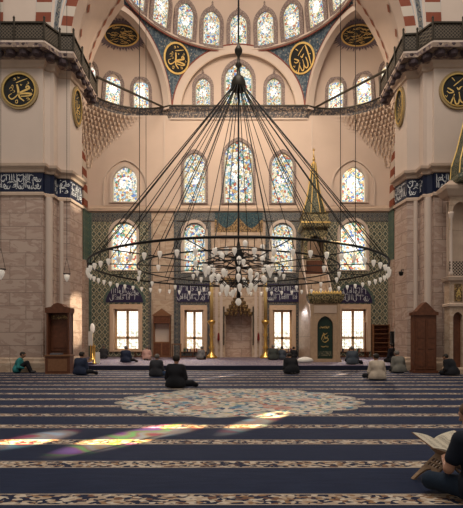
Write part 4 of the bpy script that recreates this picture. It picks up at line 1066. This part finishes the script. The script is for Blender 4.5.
MB().lathe([(.14, 0), (.14, .05), (.05, .1), (.05, .9), (.08, .96), (.02, 1.0)], 10).build('post', BRASS, rl_, True); MB().box(.06, .28, -.04, .04, 0, .62).build('panel', WHITE, rl_)
# round side table near the window left of the mihrab
tb_ = empty('side_table', (bx(176.5)*32.5/34, 32.5, PLAT)); tag(tb_, 'small wooden side table between bookcase and left mihrab window', 'table')
MB().box(-.34, .34, -.2, .2, .95, 1.02).build('table_top', WOODL, tb_)
for sx in (-1, 1):
    for sy in (-1, 1): MB().box(sx*.3-.025, sx*.3+.025, sy*.17-.025, sy*.17+.025, 0, .95).build('leg', WOODL, tb_)
# loudspeaker on stand by the right pier
sp = empty('loudspeaker', ((393.5-CX)*25/F, 25.0, PLAT)); tag(sp, 'black loudspeaker on a thin stand next to the right pier', 'loudspeaker')
MB().box(-.16, .16, -.15, .15, 1.1, 1.75).build('cabinet', BLACK, sp); MB().lathe([(.22, 0), (.2, .04), (.03, .08), (.03, 1.1)], 10).build('stand', IRON, sp)
sg = empty('white_sign', ((396-CX)*24.6/F, 24.6, PLAT)); tag(sg, 'narrow pale sign standing beside the loudspeaker stand', 'sign')
MB().box(-.07, .07, -.02, .02, 1.1, 1.9).build('board', WHITE, sg); MB().lathe([(.12, 0), (.02, .04), (.02, 1.1)], 8).build('pole', IRON, sg)
# white bundle on the platform by the minbar
bn = MB().lathe([(.2, 0), (.42, .03), (.46, .14), (.34, .26), (.12, .33), (.02, .34)], 14); o_ = bn.build('cloth_bundle', WHITE, None, True)
o_.location = ((305-CX)*25.4/F, 25.4, PLAT); o_.rotation_euler = (0, 0, .4); o_.scale = (1.15, .7, 1); tag(o_, 'crumpled white cloth bundle on the platform by the pulpit foot', 'cloth')

# ---- columned loge with gilded spire at the right edge
lg = empty('royal_loge', (10.4, 20.15, 0)); tag(lg, 'marble two-storey loge with gilded spire beside the right pier', 'loge')
w2 = 1.0
low = arch(.42, 2.5, 'point', 12, -.64, .25)
MB().plate([(-w2, 0), (w2, 0), (w2, 4.1), (-w2, 4.1)], [low], loc, .3).build('lower_wall', MARBLE2, lg)
MB().plate([(p[0], p[1]) for p in low], [], lambda a, b, c: (a, c+.2, b), .05).build('door', WOOD, lg)
MB().plate([(-w2, 0), (w2, 0), (w2, 4.1), (-w2, 4.1)], [], lambda a, b, c: (-w2+.02+c, a*.14+.45, b), .1).build('side_wall', MARBLE2, lg)
MB().sweep([(-w2, .6), (-w2, 0), (w2, 0)], [(0, 0), (.1, 0), (.1, .2), (0, .28)]).build('plinth', MARBLE2, lg)
MB().sweep([(-w2, .6), (-w2, 0), (w2, 0)], [(0, 2.95), (.08, 3.0), (.08, 3.1), (0, 3.15)]).build('string_course', MOULD, lg)
MB().plate([(-.8, 3.22), (-.45, 3.22), (-.45, 4.0), (-.8, 4.0)], [], lambda a, b, c: (a, c-.03, b), .03).build('gilt_panel', GOLDMUQ, lg)
gp = MB(); 
for P in ([(-.7, 3.4), (-.62, 3.75), (-.54, 3.4)], [(-.72, 3.6), (-.62, 3.5), (-.52, 3.6)]): stroke(gp, P, .05, lambda a, b, c: (a, c-.03, b))
gp.build('gilt_motif', GOLD, lg)
MB().sweep([(-w2, .6), (-w2, 0), (w2, 0)], [(0, 4.1), (.1, 4.15), (.14, 4.3), (0, 4.35)]).build('floor_moulding', MOULD, lg)
MB().box(-w2, w2, 0, .1, 4.3, 5.0).build('balustrade', lattice('stone_lattice', (.45, .34, .26), .14), lg)
for x in (-.93, -.12, .7):
    MB().lathe([(.1, 4.35), (.1, 4.5), (.065, 4.6), (.065, 6.9), (.12, 7.1), (.12, 7.2)], 10, (x, .05, 0)).build('column', PLASTER2, lg, True)
MB().plate([(-w2, 6.4), (w2, 6.4), (w2, 7.9), (-w2, 7.9)], [arch(.72, 1.25, 'point', 12, -.52, 6.41), arch(.72, 1.25, 'point', 12, .3, 6.41)], loc, .1).build('arcade', MARBLE2, lg)
MB().box(-w2+.1, w2, .5, .55, 4.3, 7.8).build('rear_wall', MOULD, lg)
MB().sweep([(-w2, .6), (-w2, 0), (w2, 0)], [(0, 7.85), (.12, 7.9), (.3, 8.15), (.34, 8.3), (0, 8.6)]).build('cornice', MOULD, lg)
MB().box(-w2, w2, 0, .55, 7.85, 8.35).build('roof_slab', MOULD, lg)
ax = .22
MB().lathe([(1.15, 8.4), (1.2, 8.55), (1.12, 8.75), (1.1, 9.3), (1.05, 9.35)], 8, (ax, -.1, 0), PI/8).build('drum', SPIREM, lg)
MB().lathe([(1.05, 9.35), (.85, 10.0), (.55, 11.3), (.25, 12.6), (.1, 13.3)], 8, (ax, -.1, 0), PI/8).build('spire', SPIREM, lg)
rb = MB()
for k in range(8):
    a = PI/8+2*PI*k/8; rb.tube([(ax+r*math.cos(a), -.1+r*math.sin(a), z) for r, z in ((1.13, 8.75), (1.07, 9.35), (.87, 10), (.57, 11.3), (.27, 12.6), (.11, 13.3))], .035, 4)
rb.build('spire_ribs', GOLDP, lg)

# ================================================================ PEOPLE
def sdf_mesh(prims, vox, clips=()):
    P = np.array([list(p[0]) for p in prims]+[list(p[1]) for p in prims]); R = max(max(p[2], p[3]) for p in prims)+vox*3+.02
    lo = P.min(0)-R; hi = P.max(0)+R; n = np.ceil((hi-lo)/vox).astype(int)+1
    ax = [lo[i]+vox*np.arange(n[i]) for i in range(3)]
    D = np.full(n, 9.0, np.float32)
    for p0, p1, r0, r1, k in prims:
        a, b = np.array(p0, float), np.array(p1, float); rm = max(r0, r1)+k+vox*2+.03
        sl = []
        for i in range(3):
            i0 = max(0, int((min(a[i], b[i])-rm-lo[i])/vox)); i1 = min(n[i], int((max(a[i], b[i])+rm-lo[i])/vox)+2); sl.append(slice(i0, i1))
        x, y, z = np.meshgrid(ax[0][sl[0]], ax[1][sl[1]], ax[2][sl[2]], indexing='ij', copy=False)
        d = b-a; L2 = max(1e-9, float(d@d)); t = np.clip(((x-a[0])*d[0]+(y-a[1])*d[1]+(z-a[2])*d[2])/L2, 0, 1)
        ds = np.sqrt((x-a[0]-t*d[0])**2+(y-a[1]-t*d[1])**2+(z-a[2]-t*d[2])**2)-(r0+(r1-r0)*t)
        cur = D[sl[0], sl[1], sl[2]]
        h = np.clip(.5+.5*(cur-ds)/k, 0, 1); D[sl[0], sl[1], sl[2]] = np.where(cur > 8, ds, cur*(1-h)+ds*h-k*h*(1-h))
    for co, no in clips:
        x, y, z = np.meshgrid(*ax, indexing='ij', copy=False); no = np.array(V(no).normalized())
        D = np.maximum(D, (x-co[0])*no[0]+(y-co[1])*no[1]+(z-co[2])*no[2])
    S = D < 0; nx, ny, nz = (m-1 for m in D.shape)
    cor = [(i, j, k) for i in (0, 1) for j in (0, 1) for k in (0, 1)]
    cnt = sum(S[i:i+nx, j:j+ny, k:k+nz].astype(np.int8) for i, j, k in cor)
    idx = np.argwhere((cnt > 0) & (cnt < 8)); vid = -np.ones((nx, ny, nz), int); vid[tuple(idx.T)] = np.arange(len(idx))
    acc = np.zeros((len(idx), 3)); num = np.zeros(len(idx))
    for c in cor:
        for axn in range(3):
            if c[axn]: continue
            e = list(c); e[axn] = 1
            va = D[tuple((idx+np.array(c)).T)]; vb = D[tuple((idx+np.array(e)).T)]; m = (va < 0) != (vb < 0)
            t = np.where(m, va/np.where(m, va-vb, 1), 0); p = np.tile(np.array(c, float), (len(idx), 1)); p[:, axn] += t
            acc[m] += p[m]; num[m] += 1
    vs = lo+vox*(idx+acc/num[:, None]); fs = []
    for axn in range(3):
        A = S.take(range(0, S.shape[axn]-1), axn); B = S.take(range(1, S.shape[axn]), axn)
        e = np.argwhere(A != B); u, w_ = [i for i in range(3) if i != axn]
        e = e[(e[:, u] > 0) & (e[:, w_] > 0) & (e[:, u] < D.shape[u]-1) & (e[:, w_] < D.shape[w_]-1)]
        q = []
        for du, dw in ((0, 0), (-1, 0), (-1, -1), (0, -1)):
            g = e.copy(); g[:, u] += du; g[:, w_] += dw; q.append(vid[tuple(g.T)])
        fs += [tuple(int(v) for v in r) for r in np.array(q).T]
    return MB().add(vs.tolist(), fs)
def lerp(a, b, t): return tuple(a[i]+(b[i]-a[i])*t for i in range(3))
def person(loc_, rz, label, top, bottom, hair, lean=0.1, pose='cross', sc_=1.0, vox=.02, head=(0, 0), short=False, arms=None, bald=False, group=None, fingers=False, cap=None, coat=0.0):
    """seated figure facing +y, built on joints; lean = pitch of the trunk about the hips"""
    cl, sl_ = math.cos(lean), math.sin(lean)
    def U(x, y, z):                       # upper body point, rotated about the hips
        z -= .14; return (x, y*cl+z*sl_, -y*sl_+z*cl+.14)
    K = .035
    tor = [(( -.09, 0, .14), (.09, 0, .14), .135, .135, .05), (U(0, .0, .2), U(0, .02, .38), .14, .135, .06), (U(-.08, .02, .45), U(.08, .02, .45), .125, .125, .06), (U(-.16, .01, .555), U(.16, .01, .555), .062, .062, .05)]
    neck = [(U(0, .01, .56), U(0, .04, .68), .055, .05, .03)]
    hx, hy = head; hc = V(U(0, .06, .77))
    def H(x, y, z):                       # head point turned by hx about the vertical, nodded by hy
        v = Matrix.Rotation(hx, 3, 'Z') @ (Matrix.Rotation(-hy, 3, 'X') @ V((x, y, z))); return tuple(hc+v)
    hd = [(H(0, -.015, .02), H(0, .02, .015), .093, .09, .03), (H(0, .035, -.05), H(0, .05, -.07), .062, .048, .04)]
    face = [(H(0, .105, .0), H(0, .122, -.025), .012, .016, .012), (H(-.025, .09, -.062), H(.025, .09, -.062), .011, .011, .008), (H(-.04, .092, .03), H(.04, .092, .03), .013, .013, .015),
            (H(-.092, -.005, .012), H(-.094, -.01, -.02), .02, .014, .008), (H(.092, -.005, .012), H(.094, -.01, -.02), .02, .014, .008)]
    ar = arms or {}
    A = []; hands = []
    for s in (-1, 1):
        sh = U(s*.185, .01, .54); el = ar.get((s, 'e'), U(s*.25, .06, .27)); wr = ar.get((s, 'w'), (s*.13, .27, .19+.08*lean))
        A.append((s, sh, el, wr)); 
    armp = [q for s, sh, el, wr in A for q in ((sh, el, .056, .044, .03), (el, wr, .044, .028, .015))]
    hp = []
    for s, sh, el, wr in A:
        d_ = (V(wr)-V(el)).normalized(); tgt = V(ar.get((s, 'h'), tuple(V(wr)+V((-s*.05, .07, -.02))))); f_ = (tgt-V(wr)).normalized(); side = f_.cross(V((0, 0, 1))).normalized()
        pm = V(wr)+f_*.075; hp.append((wr, tuple(pm), .028, .032, .015)); hp.append((tuple(pm-side*.022), tuple(pm+side*.022), .018, .018, .012))
        for i, (o_, ln) in enumerate(((-.030, .062), (-.010, .075), (.011, .07), (.030, .055))):
            b0 = pm+side*o_+f_*.012; k1 = b0+f_*ln*.55+V((0, 0, -.006)); k2 = k1+f_*ln*.4+V((0, 0, -.022))
            hp += [(tuple(b0), tuple(k1), .0095, .009, .003), (tuple(k1), tuple(k2), .009, .0075, .003)]
        t0 = pm-f_*.05+side*(-s)*.024; t1 = t0+side*(-s)*.028+f_*.035; t2 = t1+f_*.03+V((0, 0, -.008)); hp += [(tuple(t0), tuple(t1), .013, .011, .008), (tuple(t1), tuple(t2), .011, .009, .004)]
    if pose == 'cross':
        legs = [q for s in (-1, 1) for q in (((s*.1, .02, .12), (s*.33, .30, .13), .092, .066, .04), ((s*.33, .30, .12), (-s*.02, .42, .065), .06, .045, .03), ((-s*.02, .42, .06), (-s*.13, .44, .045), .042, .034, .02))]
    elif pose == 'side':
        legs = [((-.1, .02, .12), (-.26, .30, .2), .095, .066, .04), ((-.26, .30, .2), (-.05, .42, .06), .06, .045, .03), ((-.05, .42, .06), (.08, .46, .05), .042, .034, .02),
                ((.1, .02, .12), (.40, .10, .13), .095, .07, .04), ((.40, .10, .13), (.50, .34, .06), .06, .045, .03), ((.5, .34, .055), (.42, .42, .05), .042, .035, .02)]
    elif pose == 'kneesup':
        legs = [q for s in (-1, 1) for q in (((s*.1, .02, .12), (s*.14, .36, .42), .09, .062, .04), ((s*.14, .36, .42), (s*.12, .52, .06), .06, .042, .03), ((s*.12, .52, .05), (s*.12, .66, .04), .042, .032, .02))]
    else:  # kneel: shins under the thighs, soles showing behind
        legs = [q for s in (-1, 1) for q in (((s*.1, 0, .16), (s*.14, .40, .1), .095, .07, .04), ((s*.14, .38, .065), (s*.10, -.08, .055), .055, .045, .03), ((s*.1, -.08, .05), (s*.06, -.17, .045), .04, .032, .02))]
    feet = [legs[-1]] if pose == 'side' else [q for q in legs if q[3] in (.034, .032)]
    def S(p, g=0.0): return [(a, b, r0+g, r1+g, k) for a, b, r0, r1, k in p]
    def fin(mb, name, mat, par=None):
        mb.v = [(x*sc_, y*sc_, z*sc_) for x, y, z in mb.v]
        return mb.build(name, mat, par, True)
    allp = tor+neck+hd+face+armp+(hp if fingers else [q for q in hp if q[2] > .015])+legs
    b_ = fin(sdf_mesh(S(allp), vox), 'person', SKIN); b_.location = loc_; b_.rotation_euler = (0, 0, rz)
    tag(b_, label, 'person', group)
    tp = S(tor, .02+coat)+S([(U(0, .01, .56), U(0, .02, .60), .062, .055, .03)], .008)
    for s, sh, el, wr in A:
        if short: tp += S([(sh, lerp(sh, el, .62), .060, .056, .03)], .014)
        else: tp += S([(sh, el, .056, .046, .03), (el, lerp(el, wr, .93), .046, .036, .02)], .016+coat*.6)
    if coat: tp += [((-.12, .02, .08), (.12, .02, .08), .16+coat, .16+coat, .05)]
    fin(sdf_mesh(tp, vox, [((0, 0, .03), (0, 0, -1))]), 'jacket' if not short else 'shirt', top, b_)
    fin(sdf_mesh(S([tor[0]]+[q for q in legs if q not in feet], .013), vox, [((0, 0, .006), (0, 0, -1))]), 'trousers', bottom, b_)
    fin(sdf_mesh(S(feet, .008), min(vox, .015), [((0, 0, .004), (0, 0, -1))]), 'socks', SOCK, b_)
    if not bald:
        c0 = Matrix.Rotation(hx, 3, 'Z') @ (Matrix.Rotation(-hy, 3, 'X') @ V((0, 1, -.75)))
        fin(sdf_mesh([(H(0, -.022, .028), H(0, .012, .03), .100, .096, .03)], min(vox, .014), [(H(0, .035, .0), c0)]), 'hair', hair, b_)
    if cap: fin(sdf_mesh([(H(0, -.01, .06), H(0, .01, .062), .088, .086, .03)], min(vox, .014), [(H(0, 0, .045), Matrix.Rotation(hx, 3, 'Z') @ V((0, 0, -1)))]), 'knitted_cap', cap, b_)
    return b_
def cloth(n, c): return plain(n, c, .9, var=.25, scale=9)
SOCK = cloth('dark_socks', (.05, .045, .045)); C = {}
for n, c in dict(teal=(.03, .19, .19), black=(.010, .010, .013), navy=(.018, .025, .05), pink=(.55, .33, .28), charcoal=(.03, .03, .035), grey=(.16, .15, .15), dgreen=(.045, .05, .045), slate=(.05, .06, .075), cream=(.48, .39, .30), jeans=(.03, .05, .10), vest=(.14, .13, .11)).items(): C[n] = cloth(n+'_cloth', c)
def put(px, pyb, plat_, *a, **k):
    z = PLAT if plat_ else 0.0; d_ = (EYE-z)*F/(pyb-HY); return person(((px-CX)*d_/F, d_, z), *a, **k)
R_ = math.radians
put(17, 373.0, 0, R_(-75), 'person in teal sweater seated against the left pier base, knees drawn up', C['teal'], C['black'], HAIRB, .25, 'kneesup', 1.12, head=(0, .3))
put(80, 375, 0, R_(-15), 'person in dark jacket seated beside the preacher chair, back turned', C['navy'], C['black'], HAIRB, .1, 'side', 1.13, coat=.015)
put(103.5, 358.5, 1, R_(10), 'person in dark coat with grey hood seated by the tiled corner below the windows', C['charcoal'], C['black'], HAIRG, .1, 'kneel', 1.1, cap=C['slate'])
put(125.5, 362.5, 1, R_(-8), 'person in navy jacket seated before the leftmost lower window', C['navy'], C['black'], HAIRG, .1, 'side', 1.08, coat=.015)
put(146.5, 360.0, 1, R_(0), 'person in pale pink shirt kneeling right of the leftmost lower window', C['pink'], C['cream'], HAIRG, .1, 'kneel', 1.05)
put(156, 376.5, 0, R_(-10), 'grey-haired person in black jacket and jeans seated before the platform step', C['charcoal'], C['jeans'], HAIRG, .1, 'side', 1.05, coat=.015)
put(175.5, 388, 0, R_(-6), 'person in black jacket seated at the far edge of the floral carpet medallion', C['black'], C['black'], HAIRB, .06, 'side', 1.17, coat=.01)
put(200, 359.5, 1, R_(-25), 'person in grey top bending forward below the window left of the mihrab', C['grey'], C['charcoal'], HAIRG, .35, 'kneel', 1.05)
put(273.5, 360.0, 1, R_(5), 'person in dark green coat seated below the window right of the mihrab, nearest the mihrab', C['dgreen'], C['black'], HAIRG, .15, 'kneel', 1.12, coat=.04)
put(282, 359.8, 1, R_(-5), 'person in slate clothes in front of the window right of the mihrab', C['slate'], C['black'], HAIRB, .1, 'kneel', 1.0)
put(292, 374.0, 0, R_(12), 'person in black bowing before the platform step near the pulpit', C['black'], C['black'], HAIRB, .45, 'kneel', 1.15, coat=.03, head=(0, .5))
put(294, 358.6, 1, R_(0), 'small dark clothed person far back left of the pulpit', C['black'], C['black'], HAIRB, .2, 'kneel', .95)
put(352.5, 364.5, 1, R_(-6), 'person in slate grey jacket seated on the platform right of the pulpit', C['slate'], C['black'], HAIRG, .12, 'side', 1.10, coat=.02)
put(377.5, 380.0, 0, R_(5), 'person in cream shirt seated on the carpet left of the wooden cupboard', C['cream'], C['black'], HAIRB, .12, 'cross', 1.13, coat=.02)
put(399.5, 372.8, 0, R_(10), 'person in pale shirt and grey vest seated close to the wooden cupboard', C['vest'], C['black'], HAIRG, .25, 'kneel', 1.18, coat=.02, head=(0, .3))
put(394, 362.5, 1, R_(25), 'person in black clothes sitting on the platform below the loudspeaker', C['black'], C['black'], HAIRB, .1, 'kneel', 1.25, coat=.02)
put(453, 375.5, 0, R_(35), 'person in black seated at the foot of the loge by the right pier', C['black'], C['black'], HAIRB, .4, 'kneel', 1.1, coat=.04, head=(0, .4))
put(387, 366, 1, R_(0), 'x', C['black'], C['black'], HAIRB) if False else None

# ---- reader in the foreground with book and stand
fg = (2.27, 4.18, 0.0); rz = R_(10)
arms = {(-1, 'e'): (-.27, .12, .28), (-1, 'w'): (-.14, .36, .30), (-1, 'h'): (-.07, .45, .30), (1, 'e'): (.27, .12, .28), (1, 'w'): (.16, .36, .28), (1, 'h'): (.1, .46, .29)}
TEE = cloth('dark_navy_tee', (.008, .011, .02)); JEAN = plain('dark_jeans', (.012, .022, .04), .9, var=.3, scale=40)
person(fg, rz, 'person in dark T-shirt and jeans reading cross-legged at the wooden book stand', TEE, JEAN, HAIRS, .16, 'cross', 1.04, vox=.008, head=(.45, .3), short=True, arms=arms, fingers=True)
rh = empty('book_stand', (2.2, 4.84, 0), R_(12)); tag(rh, 'carved folding wooden X-shaped book stand holding the open book', 'book stand')
def plank(s):
    # plank from foot (x = s*.30, z = 0) through the crossing (0, .27) to the rest on the other side
    d_ = V((-s*.66, 0, .56)).normalized(); nrm = V((d_.z, 0, -d_.x)); p0 = V((s*.31, 0, 0)); y0, y1 = -.13, .13
    def T(a, b, c): return tuple(p0+d_*b+V((0, a, 0))+nrm*(c-.009))
    # outline in (a = along fold, b = along plank): two feet with an arched gap
    L_ = .50
    outl = [(-.13, 0), (-.085, 0), (-.075, .10), (-.05, .17), (0, .20), (.05, .17), (.075, .10), (.085, 0), (.13, 0), (.13, L_), (-.13, L_)]
    holes = []
    for bb in (.25, .31):
        for aa in (-.075, -.025, .025, .075): holes.append([(aa-.016, bb-.02), (aa+.016, bb-.02), (aa+.016, bb+.02), (aa-.016, bb+.02)])
    return MB().plate(outl, holes, T, .018)
plank(-1).build('plank', WOODC, rh); plank(1).build('plank', WOODC, rh)
for s in (-1, 1): MB().tube([(-.02*s, -.135*1, .275), (.02*s, .135, .275)], .016, 8).build('hinge_rod', WOODC, rh) if s > 0 else None
bk = empty('open_book', (2.2, 4.84, 0), R_(12)); tag(bk, 'open book with cream pages lying on the wooden book stand', 'book')
for s in (-1, 1):
    u = V((s*.93, 0, .32)).normalized(); nn = V((-u.z*s, 0, abs(u.x))).normalized(); o0 = V((0, 0, .345))
    def T(a, b, c, u=u, nn=nn, o0=o0): return tuple(o0+u*a+V((0, b, b*.24))+nn*c)
    MB().plate([(0.0, -.19), (.285, -.19), (.285, .19), (0, .19)], [], T, .008).build('cover', LEATHER, bk)
    pg = MB(); n = 10; vs = []
    for i in range(n+1):
        a = .275*i/n; h = .012+.026*math.sin(PI*min(1, (i/n)*1.0+.02))**.6*(1-.5*i/n)
        for b in (-.18, .18): vs += [T(a, b, .009), T(a, b, h)]
    for i in range(n):
        k = 4*i; pg.f += [(k+1, k+5, k+7, k+3), (k, k+2, k+6, k+4), (k, k+4, k+5, k+1), (k+2, k+3, k+7, k+6)]
    pg.f += [(0, 1, 3, 2), (4*n, 4*n+2, 4*n+3, 4*n+1)]; pg.v = vs
    pp = pg.build('page_block', PAPER, bk)
    # ruled lines of text
    tx = MB()
    for j in range(13):
        b = .145-j*.024
        x = .04
        while x < .23:
            l_ = random.uniform(.012, .03); h = .0405-.02*(x/.275)
            tx.add([T(x, b, h), T(x+l_, b, h-.001), T(x+l_, b+.007, h-.001), T(x, b+.007, h)], [(0, 1, 2, 3)]); x += l_+.006
    tx.build('text', plain('ink', (.16, .13, .1), .8), pp)
